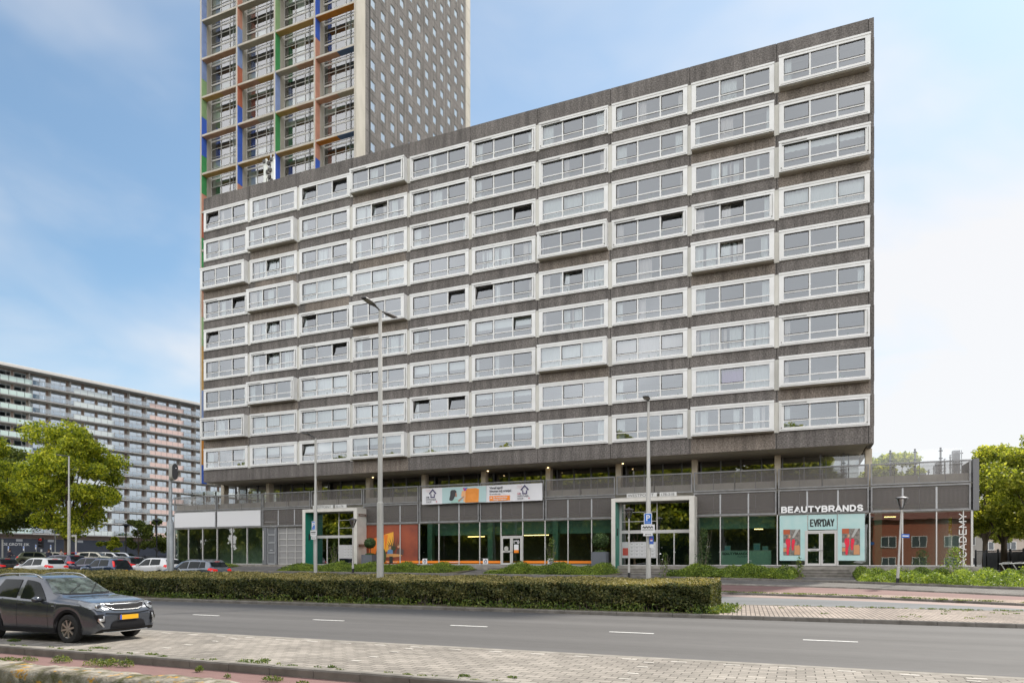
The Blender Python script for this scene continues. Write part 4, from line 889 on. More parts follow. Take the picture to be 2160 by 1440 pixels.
# 190 on the door + small sticker
dx=XG(4)+BAY*.5
t=onglass('house_number','white number 190 over a small orange and white notice on the glass door','house number',dx+.15,3.35)
text('190','lettering',t,(0,-.075,0),.36,M_sw,ext=.003,bold=.01)
flat('notice',[(rect(.08,-.75,.48,-.08),0),(rect(.08,-.75,.48,-.52),1)],t,[M_sw,M_orange],y=-.066)
t=onglass('door_sticker','round white sticker on the left leaf of the glass door','door sticker',dx-.44,2.95); flat('disc',[(circ(0,0,.19,18),0)],t,[mat('sticker_grey',(.42,.42,.38),.5)],y=-.066)
# orange mural window (bay 5)
xa=XG(6)+.1; t=onglass('window_mural','orange window picture of three people talking at a round wooden table','window mural',xa,ZG+.1)
m=MB(); m.box(0,5.45,.058,.064,-.08,3.42); m.build('mural_sheet',mat('mural_red',(.34,.075,.03),.6,col2=(.20,.045,.025),nscale=.6),t)
O2=mat('mural_orange',(.80,.20,.02),.6); Yl=mat('mural_yellow',(.85,.40,.04),.6); Gn=mat('mural_green',(.10,.35,.20),.6); Dk=mat('mural_dark',(.03,.035,.03),.6); Sk=mat('mural_skin',(.55,.30,.18),.6); Bl=mat('mural_blue',(.13,.25,.42),.6); Wd=mat('mural_wood',(.62,.30,.10),.6); Pl=mat('mural_plant',(.05,.06,.03),.6); Br=mat('mural_hair',(.20,.09,.04),.6); Ov=mat('mural_olive',(.07,.09,.04),.6)
flat('mural_shapes',[([(.5,.6),(1.4,1.0),(1.4,2.3),(.5,2.1)],0),([(1.6,.9),(3.0,1.2),(3.0,2.75),(1.6,2.4)],1),(rect(1.65,1.2,1.95,2.5),2),([(2.2,1.2),(2.0,2.5),(2.45,2.5)],0)],t,[O2,Yl,Gn],y=.057,th=.002)
flat('mural_plant',[([(3.0+.1*math.cos(a),1.1),(3.05+.75*math.cos(a),1.6+.8*math.sin(a)),(3.12+.1*math.cos(a),1.2)],0) for a in (0.2,.6,1.0,1.4,1.8,2.2,2.6,2.9)]+[(rect(3.02,.7,3.08,1.3),0)],t,[Pl],y=.050,th=.002)
flat('mural_table',[(circ(2.75,.70,1.15,22,1,.13),0),(rect(2.6,.02,2.95,.62),1)],t,[Wd,Dk],y=.030,th=.002)
flat('printed_person',[([(1.2,.1),(2.2,.1),(2.3,.75),(2.1,1.25),(1.7,1.35),(1.3,1.15),(1.15,.6)],0),(circ(1.72,1.52,.18),1)],t,[Ov,Br],y=.024,th=.002)
flat('printed_person',[([(2.35,.75),(2.95,.75),(2.95,1.15),(2.75,1.25),(2.45,1.2)],0),(circ(2.66,1.42,.15),1),([(2.5,1.3),(2.52,1.6),(2.8,1.6),(2.82,1.2),(2.76,1.5),(2.58,1.5)],2)],t,[Bl,Sk,Br],y=.035,th=.002)
flat('printed_person',[([(3.25,.75),(4.0,.75),(4.05,1.15),(3.8,1.32),(3.4,1.25)],0),(circ(3.55,1.5,.15),1),([(3.38,1.5),(3.45,1.7),(3.66,1.72),(3.74,1.55),(3.6,1.6)],2)],t,[mat('mural_brown',(.10,.06,.05),.6),Sk,Br],y=.035,th=.002)
# mint window film with posters and shop name
xa=XG(0)+.12
t=onglass('window_film','pale mint window film surrounding the white double doors with black lettering above','window film',xa,ZG)
m=MB(); W3=BAY/3
m.box(.03,W3-.12,-.03,-.02,.36,ZB-ZG-.06); m.box(W3-.06,2*W3-.19,-.03,-.02,2.46,ZB-ZG-.06); m.box(2*W3-.13,3*W3-.42,-.03,-.02,.36,ZB-ZG-.06); m.build('film',M_mint,t)
glyphs("EVR'DAY",'lettering',t,(W3+.10,-.04,2.66),1.42,.52,.082,M_ink,ext=.004,gap=.30)
def poster(x,lab):
    q=onglass('fashion_poster',lab,'poster',x,ZG+.72); m=MB(); w_,h=1.08,1.78
    m.box(0,w_,-.045,-.035,0,h); m.build('sheet',mat('poster_dark',(.10,.09,.08),.5,col2=(.26,.23,.20),nscale=7,detail=6),q)
    RD=mat('poster_red',(.80,.02,.06),.5,col2=(.62,.015,.045),nscale=5); FL=mat('poster_skin',(.60,.34,.22),.5); OG=mat('poster_brick',(.42,.09,.03),.5); GY=mat('poster_grey',(.40,.40,.38),.5); TN=mat('poster_tan',(.55,.26,.12),.5); HB=mat('poster_hair',(.35,.20,.10),.5)
    flat('printed_background',[([(0,1.45),(.42,1.45),(.42,h),(0,h)],0),([(.55,1.2),(.68,1.2),(1.0,h),(.8,h)],1),(rect(0,.55,.2,.85),1),([(.70,.05),(1.06,.05),(1.06,.6),(1.0,.7),(.72,.68)],2),(rect(0,.25,.2,.5),2)],q,[OG,GY,TN],y=-.046,th=.003)
    flat('printed_person',[([(.22,.02),(.34,.02),(.38,.5),(.46,.75),(.44,1.1),(.30,1.18),(.16,1.1),(.15,.85),(.22,.65),(.20,.35)],0),(circ(.38,1.30,.085,12,1,1.3),1),([(.31,1.1),(.29,1.35),(.38,1.45),(.35,1.2)],2)],q,[RD,FL,HB],y=-.055,th=.003)
    flat('printed_person',[([(.55,.35),(.66,.35),(.70,.7),(.76,.95),(.70,1.12),(.56,1.10),(.52,.7)],0)],q,[RD],y=-.055,th=.003)
    flat('pillar_print',[(rect(.455,.5,.50,h),0)],q,[mat('poster_steel',(.25,.24,.23),.5)],y=-.058,th=.003)
poster(xa+.27,'poster of woman in red suit on the mint film left of the double doors'); poster(xa+2*W3+.12,'poster of woman in red suit on the mint film right of the double doors')
# vertical word on the end window
t=onglass('vertical_window_lettering','tall pale vertical lettering on the last shop window by the street lamp','window lettering',xat(2038,YP)+.02,1.72)
glyphs('ACADEMY','lettering',t,(0,.03,0),3.2,.42,.06,mat('letter_pale',(.66,.66,.64),.5),ext=.004,rot=(0,R(-90),0),gap=.30)
# reception desk with small lettering inside (mint)
d0=XG(1)+.02+1.75
t=thing('reception_desk','mint green reception desk with black lettering seen through the shop window','reception desk',(d0,YP+1.2,ZG))
m=MB(); m.box(0,3.5,0,.6,0,1.05); m.box(-.05,3.55,-.04,.62,1.05,1.10,1); m.build('body',[mat('desk_mint',(.66,.90,.78),.6),M_sw],t)
text('BEAUTYBRANDS','lettering',t,(.15,-.02,.78),.25,M_ink,ext=.004,bold=.006,sx=.95); text('ACADEMY','lettering',t,(1.2,-.02,.60),.17,M_grey,ext=.004)
for (x,w_,h) in ((.3,.4,.35),(2.3,.45,.5),(2.9,.4,.3)):
    q=thing('display_box',{.3:'small pale display box at the left end of the mint desk',2.3:'tall light blue display box on the mint desk',2.9:'low grey display box beside the tall blue one on the mint desk'}[x],'display box',(d0+x,YP+1.4,ZG+1.1)); m=MB(); m.box(0,w_,0,.2,0,h); m.box(.04,w_-.04,-.01,0,.05,h-.08,1); m.build('box',[mat('box_mint',(.45,.62,.58),.6),mat('box_blue',(.25,.50,.60),.6)],q)
# planters with clipped bushes
M_plr=mat('planter_grey',(.095,.105,.125),.6,col2=(.12,.13,.15),nscale=1)
def leafball(name,c,r,n,size,m,par,jit=.25,zs=1.):
    d=np.random.normal(size=(n,3)); d/=np.linalg.norm(d,axis=1)[:,None]; rr=r*(1-np.abs(np.random.normal(size=(n,1)))*jit); P=d*rr*np.array([1,1,zs])+np.array(c)
    V,F=leafquads(P,size,d,.5); return link(name,npmesh(name,V,F,[m]),par)
M_bush=leafmat('bush_leaf',(.03,.055,.018),(.055,.10,.03),(.11,.17,.05),.25)
def planter(x,y,w_,h,br,label,bz):
    t=thing('planter',label,'planter',(x,y,ZG-.1)); m=MB(); q=.06
    m.box(0,w_,0,w_,0,h-.15); 
    for (a,b,c,d) in ((0,w_,0,q),(0,w_,w_-q,w_),(0,q,q,w_-q),(w_-q,w_,q,w_-q)): m.box(a,b,c,d,h-.149,h)
    m.build('pot',M_plr,t); m=MB(); m.box(q+.002,w_-q-.002,q+.002,w_-q-.002,h-.148,h-.05); m.build('soil',M_soil,t)
    m=MB(); m.tube([(w_/2,w_/2,h-.1),(w_/2+.03,w_/2,h+.4),(w_/2,w_/2,bz)],[.05,.035,.03],7); m.build('stem',mat('bark',(.10,.075,.05),.9),t)
    leafball('foliage',(w_/2,w_/2,bz),br,2600,.075,M_bush,t,.22,.9); leafball('undergrowth',(w_/2,w_/2,h+.02),w_*.42,500,.07,M_bush,t,.3,.28)
planter(xat(768,49.3),48.9,1.05,.95,.50,'dark grey square planter with round clipped bush beside the white portal cheek',1.95)
planter(xat(1251,49.3),48.8,1.10,1.10,.66,'dark grey square planter with loose round bush left of the mailboxes',1.95)
# steps in front of the doors
def steps(x0,x1,label):
    t=thing('entrance_steps',label,'steps',((x0+x1)/2,48.6,.9))
    for i in range(4): m=LB((( x0+x1)/2,48.6,.9)); m.box(x0-.05*i,x1+.05*i,YP-1.0-.55*(i+1)+.0,YP-1.0-.55*i-.002,.4,ZG-.02-.17*(i+1)); m.box(x0-.05*i,x1+.05*i,YP-1.0-.55*(i+1)-.025,YP-1.0-.55*(i+1)-.001,ZG-.02-.17*(i+1)-.05,ZG-.02-.17*(i+1),1); m.build('step',[M_kerb,M_kerbl],t)
steps(XG(0)+1.6,XG(0)+4.4,'concrete steps leading up to the double doors between the mint films'); steps(XG(4)+1.4,XG(4)+4.0,'concrete steps leading up to the glass door under the banner'); steps(-12.0,-7.2,'wide concrete steps before the portal with the red intercom')
# ---------------------------------------------------------------- gallery flats on the left, far away
FA=R(90-10.5); FP=(-152.9,90.0,0)
far=thing('gallery_flats','long twelve storey apartment slab with mint and pink balconies beyond the trees','apartment slab',FP,FA)
FZ0,FPIT=7.7,2.88
M_brn=mat('brown_brick',(.33,.245,.21),.9,col2=(.37,.285,.25),nscale=4); M_fslab=mat('slab_edge',(.58,.565,.54),.8); M_fwin=mat('far_window_frame',(.62,.62,.60),.5); M_fgl=glassmat('far_glass',(.78,.85,.9),.58,rcol=(.80,.89,.98))  # far facade and balcony colours paled to stand in for distance haze
M_bmint=mat('balcony_mint',(.52,.65,.61),.5); M_bmint2=mat('balcony_pale_mint',(.54,.66,.62),.5); M_bpale=mat('balcony_pale',(.60,.65,.65),.5); M_bpink=mat('balcony_pink',(.70,.52,.47),.5); M_bgl=glassmat('balcony_glass',(.60,.68,.74),.22); M_base=mat('navy_plinth',(.05,.058,.078),.8,col2=(.042,.048,.065),nscale=.6)
secs=[(-28.4,-19.7,'mint'),(-19.7,-11.5,'glass'),(-11.5,-3.1,'glass'),(-3.1,5.6,'mint'),(5.6,13.7,'glass'),(13.7,22.5,'pale'),(22.5,30.8,'glass'),(30.8,39.6,'pink'),(39.6,47.9,'glass'),(47.9,56.7,'pale'),(56.7,65,'glass')]
A0,A1=secs[0][0],secs[-1][1]
m=MB(); m.box(A0,A1,.9,13,6.6,FZ0+12*FPIT); m.build('wall',M_brn,far)
m=MB(); m.box(A0,A1,-.2,13,1.0,6.6); m.build('plinth_wall',M_base,far)
m=MB(); m.box(A0-.5,A1+.5,-1.9,13.5,FZ0+12*FPIT,FZ0+12*FPIT+.45); m.box(A0-.4,A1+.4,-1.2,13,FZ0+12*FPIT+.45,FZ0+12*FPIT+.8); m.build('roof',M_fslab,far)
wm_={}
for kind,wd in (('o',2.35),('g',3.2)):
    f=MB(); h=2.38; q=.08; f.box(0,wd,-.06,.0,0,q); f.box(0,wd,-.06,.0,h-q,h); f.box(0,q,-.06,0,q,h-q); f.box(wd-q,wd,-.06,0,q,h-q); f.box(wd*.62,wd*.62+q,-.06,0,q,h-q); f.box(wd*.62+q,wd-q,-.06,0,1.3,1.3+q)
    if kind=='o': f.box(q,wd*.62,-.05,0,q,.75)
    p=MB(); p.quad((q,-.03,q),(wd-q,-.03,q),(wd-q,-.03,h-q),(q,-.03,h-q)); cu=[]
    for s_ in range(4):
        rn=random.Random(s_); c=MB(); x=q
        while x<wd-.3:
            e=min(x+rn.uniform(.3,1.),wd-q)
            if rn.random()<.75: c.quad((x,-.015,q+(.0 if rn.random()<.6 else .9)),(e,-.015,q+.0),(e,-.015,h-q),(x,-.015,h-q),0)
            x=e+.05
        c.box(q,wd-q,-.012,-.005,q,h-q,0 if s_%2 else 1); cu.append(c.mesh('curtain',[mat('far_curtain',(.55,.60,.58),.9),M_room]))
    wm_[kind]=(f.mesh('window',M_fwin),p.mesh('pane',M_fgl),cu)
rest=[]; cnt=0; n=0
for si in (3,4,5,6,7,8,2,9,1,10,0):
    a,b,kind=secs[si]; o_=kind!='glass'; nb=3 if o_ else 2; bw=(b-a)/nb
    for fl in range(11,-1,-1):
        z=FZ0+fl*FPIT
        # balcony: slab, front panels, side fins
        m=MB(); yb=-1.3 if o_ else -1.45
        m.box(a+.02,b-.02,yb,.9,z-.16,z+.02,0)
        for i in range(nb):
            for j in range(2): 
                x0=a+bw*i+bw/2*j+.05; m.box(x0,x0+bw/2-.1,yb-.05,yb-.01,z+(.02 if o_ else .12),z+1.0,1)
        m.box(a,b,yb-.06,yb+.0,z+1.04,z+1.10,2)
        for i in range(nb+1): m.box(a+bw*i-.05,a+bw*i+.05,yb-.02,yb+.06,z-.1,z+1.1,2)
        if not o_:
            for i in range(nb+1): m.box(a+bw*i-.06,a+bw*i+.06,-.1,.9,z,z+FPIT-.16,0)
        bm_={'mint':M_bmint if fl<5 else M_bmint2,'pale':M_bpale,'pink':M_bpink,'glass':M_bgl}[kind]
        m.build('balcony',[M_fslab,bm_,M_steell],far)
        for i in range(nb):
            f,p,cu=wm_['o' if o_ else 'g']; x=a+bw*i+.25; q=(cnt*7+fl*3)%4; cnt+=1
            if n<100 and not(fl<3 and 8<a<25): 
                o=link('window',f,far,(x,.88,z+.25)); link('pane',p,o); link('curtain',cu[q],o); n+=1
            else: rest.append((f,p,cu[q],(x,.88,z+.25)))
V=[];F=[];Mi=[];mats_=[M_fwin,M_fgl,mat('far_curtain',(.55,.60,.58),.9),M_room]; B2=MB()
for f,p,c,loc in rest:
    for me,mp in ((f,[0]),(p,[1]),(c,[2,3])):
        B2.add([(v.co.x+loc[0],v.co.y+loc[1],v.co.z+loc[2]) for v in me.vertices],[]); o0=len(B2.v)-len(me.vertices)
        for pl in me.polygons: B2.f.append(tuple(i+o0 for i in pl.vertices)); B2.m.append(mp[pl.material_index])
r_=B2.build('windows',mats_,far); r_['kind']='stuff'
t=text('DE GROTE EIK','lettering',far,(.4,-.23,4.3),.80,mat('sign_letters',(.75,.75,.75),.5),ext=.03,space=1.05); t.scale.x=.92; t['label']='white letters on the navy plinth'
t.location=(.5,-.26,5.1)
m=MB()
for x in (3,9,15,21,31,36): m.box(x,x+1.2,-.24,-.2,6.0,6.5)
m.build('vents',mat('vent_white',(.35,.36,.38),.6),far)
# ---------------------------------------------------------------- low house roofs far right, brick houses behind the camera
def house(name,label,x,y,w_,d_,h,rz,wallm,floors=2,nwin=4,roofm=None):
    t=thing(name,label,'house',(x,y,0),rz); m=MB(); m.box(-w_/2,w_/2,0,d_,0,h); m.build('wall',wallm,t)
    m=MB(); m.add([(-w_/2-.4,-.5,h),(w_/2+.4,-.5,h),(w_/2+.4,d_+.5,h),(-w_/2-.4,d_+.5,h),(-w_/2,d_/2,h+2.8),(w_/2,d_/2,h+2.8)],[(0,1,5,4),(2,3,4,5),(1,2,5),(3,0,4),(3,2,1,0)]); m.build('roof',roofm or mat('roof_tile',(.16,.06,.04),.8),t)
    g=mat('house_glass',(.06,.07,.08),.08); wf=mat('house_white',(.65,.65,.62),.6)
    for fl in range(floors):
        for i in range(nwin):
            cx=-w_/2+w_*(i+.5)/nwin; z=.9+fl*2.9; f=MB()
            for (a,b,c,d) in ((-.9,.9,0,.1),(-.9,.9,1.4,1.5),(-.9,-.8,.1,1.4),(.8,.9,.1,1.4),(-.05,.05,.1,1.4)): f.box(cx+a,cx+b,-.08,.0,z+c,z+d)
            o=f.build('window',wf,t); p=MB(); p.box(cx-.8,cx+.8,-.03,-.001,z+.1,z+1.4); p.build('pane',g,o)
    return t
M_rb=brickmat('red_brick',(.36,.12,.07),(.28,.09,.05),(.3,.27,.22),.22,.07)
# ---------------------------------------------------------------- hedge, beds, trees
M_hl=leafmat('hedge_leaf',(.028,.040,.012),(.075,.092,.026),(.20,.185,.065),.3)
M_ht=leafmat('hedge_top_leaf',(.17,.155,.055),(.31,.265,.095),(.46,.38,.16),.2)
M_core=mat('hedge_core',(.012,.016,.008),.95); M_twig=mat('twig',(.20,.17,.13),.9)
HB=lambda X:29.0
def htop(X,t): # height of clipped top, t 0 front .. 1 back
    k=min(max((-5-X)/40,0),1); return (1.12+.03*k)+t*(.10+.17*k)+.03*math.sin(X*1.3)+.02*math.sin(X*4.1+t*5)
HX0,HX1=-75,-2.8
hd=thing('hedge','long clipped box hedge with yellowed top on the central reservation','hedge',(HX1,25,.1))
def rel(o,b): return o
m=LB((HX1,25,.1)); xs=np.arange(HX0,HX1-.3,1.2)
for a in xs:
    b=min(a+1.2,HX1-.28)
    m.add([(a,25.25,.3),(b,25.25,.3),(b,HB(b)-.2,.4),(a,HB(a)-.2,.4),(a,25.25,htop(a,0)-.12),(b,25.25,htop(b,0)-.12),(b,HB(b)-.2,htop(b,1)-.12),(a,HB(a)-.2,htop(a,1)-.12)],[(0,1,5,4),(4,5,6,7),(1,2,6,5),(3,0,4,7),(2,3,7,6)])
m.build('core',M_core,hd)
def tov(P,base): return P-np.array(base)
def vht(X,t): 
    k=np.clip((-5-X)/40,0,1); return (1.12+.03*k)+t*(.10+.17*k)+.03*np.sin(X*1.3)+.02*np.sin(X*4.1+t*5)
# sides
n=105000; X=HX1-(np.random.rand(n)**1.35)*(HX1-HX0); Z=np.random.rand(n)
top=vht(X,0); low=.20+.12*np.sin(X*2.1)+.1*np.random.rand(n); z=low+(top-low)*Z
Y=25.0+.10*np.random.rand(n)**2*3+.05*np.sin(X*5)+.06*np.sin(z*9+X*3)+np.where(Z<.25,(.25-Z)*.5,0)+np.where(Z>.93,(Z-.93)*1.5,0)
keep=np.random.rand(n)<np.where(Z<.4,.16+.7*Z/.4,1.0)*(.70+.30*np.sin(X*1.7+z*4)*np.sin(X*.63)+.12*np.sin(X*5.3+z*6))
P=np.stack([X,Y,z],1)[keep]
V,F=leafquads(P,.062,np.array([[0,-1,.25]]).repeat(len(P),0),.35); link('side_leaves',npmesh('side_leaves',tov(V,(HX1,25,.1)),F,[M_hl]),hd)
# right end
n=9000; Yy=25+np.random.rand(n)*3.9; Z=np.random.rand(n); z=.22+(1.12+(Yy-25)/4*.1-.22)*Z; X=HX1-.06-.12*np.random.rand(n)**2+.05*np.sin(Yy*4)-np.where(Z>.92,(Z-.92)*1.5,0)
V,F=leafquads(np.stack([X,Yy,z],1),.062,np.array([[1,0,.2]]).repeat(n,0),.35); link('end_leaves',npmesh('end_leaves',tov(V,(HX1,25,.1)),F,[M_hl]),hd)
# top
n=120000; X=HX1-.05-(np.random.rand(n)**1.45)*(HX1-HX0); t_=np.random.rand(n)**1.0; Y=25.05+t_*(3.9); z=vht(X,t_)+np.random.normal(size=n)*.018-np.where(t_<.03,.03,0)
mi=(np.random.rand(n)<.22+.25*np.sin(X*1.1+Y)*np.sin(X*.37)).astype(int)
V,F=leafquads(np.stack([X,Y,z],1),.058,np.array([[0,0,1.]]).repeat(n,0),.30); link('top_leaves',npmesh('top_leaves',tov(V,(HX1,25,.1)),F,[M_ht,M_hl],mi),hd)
m=LB((HX1,25,.1))
for _ in range(420):
    x=HX1-.1-random.random()**1.3*55; y=25.1+random.random()*.25; m.tube([(x,y,.1),(x+random.uniform(-.12,.12),y+random.uniform(-.05,.05),.75)],.012,4,cap=False)
m.build('bare_stems',M_twig,hd)['kind']='stuff'
# weeds at the hedge foot and by the kerbs
M_weed=leafmat('weed_leaf',(.05,.09,.018),(.11,.17,.035),(.24,.27,.07),.35)
def weeds(name,pts,size,kind='stuff',m=None,up=1.2,asp=2.2):
    V,F=leafquads(np.array(pts),size,aspect=asp,up=up); return tag(link(name,npmesh(name,V,F,[m or M_weed])),kind=kind)
pts=[]
for _ in range(9000):
    x=-2.5-random.random()**1.2*60; r=abs(random.gauss(0,.5)); 
    if math.sin(x*1.9)+math.sin(x*.7+2)<-.6 and random.random()<.7: continue
    pts.append((x,25.1-abs(random.gauss(0,.2)),.12+random.random()**2*.30))
for _ in range(1500): 
    a=random.random(); pts.append((-2.75+abs(random.gauss(0,.30)),25+random.random()*3.8,.15+random.random()**2*.16*(1-a*.3)))
weeds('hedge_foot_weeds',pts,.055)
pts=[]
def clump(x,y,z,n,r,h):
    for _ in range(int(n*1.7)):
        a=random.random()*6.28; q=random.random()**.6*r; pts.append((x+q*math.cos(a),y+q*math.sin(a)*.5,z+random.random()*h*(1-q/r*.6)))
for (px,py,n,r,h) in ((20,1379,120,.30,.10),(60,1379,90,.25,.12),(130,1381,150,.28,.16),(205,1388,160,.35,.16),(235,1388,160,.30,.18),(268,1390,120,.18,.20),(345,1385,25,.12,.05),(420,1400,70,.10,.14),(480,1412,30,.08,.08),(520,1395,70,.25,.09),(552,1397,60,.15,.12),(575,1418,110,.22,.10),(640,1427,60,.15,.08),(735,1431,60,.12,.06),(30,1350,110,.22,.06),(172,1372,50,.14,.05),(210,1365,70,.3,.03),(320,1378,60,.18,.03),(700,1405,35,.1,.04),(560,1392,40,.12,.06),(860,1422,40,.1,.04),(980,1424,40,.12,.04),(1080,1427,30,.1,.04)):
    x,y,z=at(px,py,.03); clump(x,y,.02 if y>9.97 else -.1,n,r,h)
for _ in range(60): clump(random.uniform(-19,3),10.2+random.gauss(0,.06),.02,random.randint(4,22),.10,.03)
weeds('kerb_weeds',pts,.020)
pts=[]
for _ in range(60):
    x=random.uniform(-1,12); y,z=ln('A',x); clump(x,y-.05+random.gauss(0,.08),z+.03,random.randint(2,14),.12,.03)
for _ in range(60):
    x=random.uniform(-4,11); y,z=ln('B',x); clump(x,y+.2+random.gauss(0,.15),z+.06,random.randint(8,40),.25,.06)
for _ in range(18):
    x=random.uniform(-1,8); clump(x,random.uniform(25,29),.17,random.randint(6,18),.15,.03)
weeds('verge_weeds',pts,.028)
# ground cover beds
M_gc=leafmat('ground_cover_leaf',(.06,.10,.022),(.17,.25,.045),(.36,.43,.08),.4)
def bed(name,x0,x1,label,dens=330,cut0=0,cut1=0,hh=.45,yb=49.3):
    P=[]
    area=(x1-x0)*5; n=int(area*dens*2.4)
    X=np.random.uniform(x0,x1,n); U=np.random.rand(n)
    E_=np.interp(X,XS,LN['E'][0]); Ez=np.interp(X,XS,LN['E'][1]); Y=E_+.22+U*(yb-E_-.2)
    # rounded ends
    e=np.minimum(X-(x0+cut0*U),(x1-cut1*(1-U))-X); ok=e>0; X,U,Y,E_,Ez,e=X[ok],U[ok],Y[ok],E_[ok],Ez[ok],e[ok]
    Fz=np.interp(X,XS,LN['F'][1]); Gz=Ez+(Fz-Ez)*(Y-E_)/(50-E_)
    bump=.5+.25*np.sin(X*1.9+Y*.8)+.25*np.sin(X*3.7-Y*2.1+1)+.2*np.random.rand(len(X))
    h=hh*np.clip(bump,.2,1.3)*np.clip(e/.35,.15,1)*np.clip((Y-E_)/.5,.25,1)
    Z=Gz+h*(1-np.random.rand(len(X))**2*.8)
    V,F=leafquads(np.stack([X,Y,Z],1),.052,aspect=2.4,up=.8); o=link(name,npmesh(name,V,F,[M_gc])); tag(o,kind='stuff')
    return o
bed('ground_cover',-39.5,-23.6,'',330,cut1=1.5,cut0=1.2,hh=.56); bed('ground_cover',-21.4,-11.5,'',300,cut0=1.5,cut1=1.2,hh=.68)
bed('ground_cover',-8.3,.35,'',360,cut0=1.5,cut1=.6,hh=.72); bed('ground_cover',3.35,12.6,'',360,cut0=-.2,cut1=2.4,hh=.62,yb=49.2); bed('ground_cover',-53,-48.2,'',160,hh=.35)
# soil under the beds
def bedsoil(x0,x1):
    xs_=[x0]+[x for x in XS if x0<x<x1]+[x1]; B_=MB()
    for a,b in zip(xs_[:-1],xs_[1:]):
        ya,za=ln('E',a); yb_,zb=ln('E',b); fa,fb=ln('F',a),ln('F',b)
        B_.quad((a,ya+.16,za+.06),(b,yb_+.16,zb+.06),(b,49.7,fb[1]+.03),(a,49.7,fa[1]+.03))
    return tag(B_.build('bed_soil',M_soil),kind='structure')
for a,b in ((-39.5,-23.6),(-21.4,-11.5),(-8.3,.35),(3.35,12.8),(-53,-48.2)): bedsoil(a,b)
# young shrubs growing out of the beds
def shrub(x,y,h,r,n,label,m=None,grp=None):
    z=G(x,y); t=thing('shrub',label,'shrub',(x,y,z),group=grp); m_=MB()
    for k in range(6):
        a=k*1.1; m_.tube([(0,0,0),(r*.4*math.cos(a),r*.3*math.sin(a),h*.5),(r*.7*math.cos(a),r*.6*math.sin(a),h*random.uniform(.75,1.))],[.018,.012,.005],4)
    m_.build('stem',M_twig,t); d=np.random.normal(size=(n,3)); d/=np.linalg.norm(d,axis=1)[:,None]; u=np.random.rand(n,1)
    P=np.concatenate([d[:,:2]*r*(.35+.65*np.random.rand(n,1))*(1.1-u*.75),u*h+.08*d[:,2:]],1); V,F=leafquads(P,.065,aspect=2); link('foliage',npmesh('foliage',V,F,[m or M_weed]),t)
shrub(-17.0,48.6,2.6,.62,420,'loose yellowish shrub growing up beside the glass door under the banner'); shrub(-5.9,48.7,3.1,.8,900,'tall dark shrub against the shop window right of the right portal',M_bush)
shrub(-36.6,48.2,2.2,.6,260,'thin young shrub before the mailboxes of the left portal'); shrub(-8.0,45.5,1.7,.5,180,'sparse twiggy shrub at the left end of the bed right of the portal')
shrub(8.3,45.5,1.9,1.0,700,'broad loose shrub in front of the vertical lettering',M_gc); shrub(11.6,45.0,.85,1.0,420,'low spreading shrub at the right end of the bed',M_gc); shrub(.2,47.8,1.3,.4,200,'small upright shrub at the left of the door steps',M_gc)
# trees
def tree(x,y,h,cr,label,leaf,z=None,nleaf=16000,trunk=.3,tfrac=.28,size=.22,lean=0.,cx=0.,nb=40,grp=None,seed=1,zs=1.,rx=1.,hidden=False):
    rnd=random.Random(seed); rs=np.random.RandomState(seed); z=G(x,y) if z is None else z
    t=thing('tree',label,'tree',(x,y,z),group=grp); m=MB(); th=h*tfrac; cz=th+(h-th)*.5; rz=(h-th)*.5*zs
    m.tube([(0,0,-.2),(lean*.3,0,th*.5),(lean,0,th),(lean+cx*.5,0,cz),(lean+cx,0,h*.88)],[trunk*1.15,trunk*.9,trunk*.75,trunk*.4,.03],9)
    blobs=[]
    for k in range(nb):
        u=rnd.uniform(-.9,1); a=rnd.uniform(0,6.28); q=math.sqrt(max(0,1-u*u)); rad=rnd.uniform(.45,.95)
        b=(lean+cx+cr*rx*q*rad*math.cos(a),cr*q*rad*math.sin(a),cz+rz*u*rnd.uniform(.7,1.0)); blobs.append((b,cr*rnd.uniform(.20,.36)))
        if k<14: m.tube([(lean*.8,0,th*rnd.uniform(.75,1.25)),((b[0]+lean)*.45,b[1]*.45,(b[2]+th)*.5),(b[0],b[1],b[2])],[trunk*.38,trunk*.2,.03],6)
    m.build('trunk',mat('bark',(.10,.075,.05),.9,col2=(.06,.045,.03),nscale=6),t,smooth=60)
    n=nleaf//nb; Ps=[];Ns=[]
    for (b,r_) in blobs:
        d=rs.normal(size=(n,3)); d/=np.linalg.norm(d,axis=1)[:,None]; rr=r_*(rs.rand(n,1)**.35)*(1+.25*np.sin(d[:,:1]*7+b[0])*np.cos(d[:,2:]*6)); Ps.append(d*rr*np.array([1,1,.72])+np.array(b)); Ns.append(d)
    P=np.concatenate(Ps); V,F=leafquads(P,size,np.concatenate(Ns),.25,aspect=1.4); link('crown',npmesh('crown',V,F,[leaf]),t); return t
L_y=leafmat('leaf_sunny',(.085,.13,.02),(.31,.37,.035),(.72,.70,.08),.5); L_g=leafmat('leaf_green',(.12,.16,.025),(.28,.32,.05),(.50,.50,.10),.55); L_d=leafmat('leaf_dark',(.06,.085,.02),(.12,.16,.035),(.24,.27,.055),.45)
def tp(px,d): # ground point on a pixel column at camera depth d
    xr=(px-1080)/FC*d; return xr*CS-d*SN, xr*SN+d*CS
x,y=tp(142,84); tree(x,y,17.2,6.0,'large full crowned tree behind the tall street lamp before the gallery flats',L_y,1.45,60000,.42,.20,.21,seed=3,nb=54,rx=.92)
x,y=tp(-12,92); tree(x,y,15.5,8.2,'broad dark green tree left of the big yellow green one',L_d,1.45,44000,.4,.30,.22,seed=5,nb=44)
x,y=tp(-35,72); tree(x,y,13.6,4.6,'sunlit yellow tree cut off at the left side of the street',L_y,1.45,30000,.3,.3,.20,seed=8,nb=36)
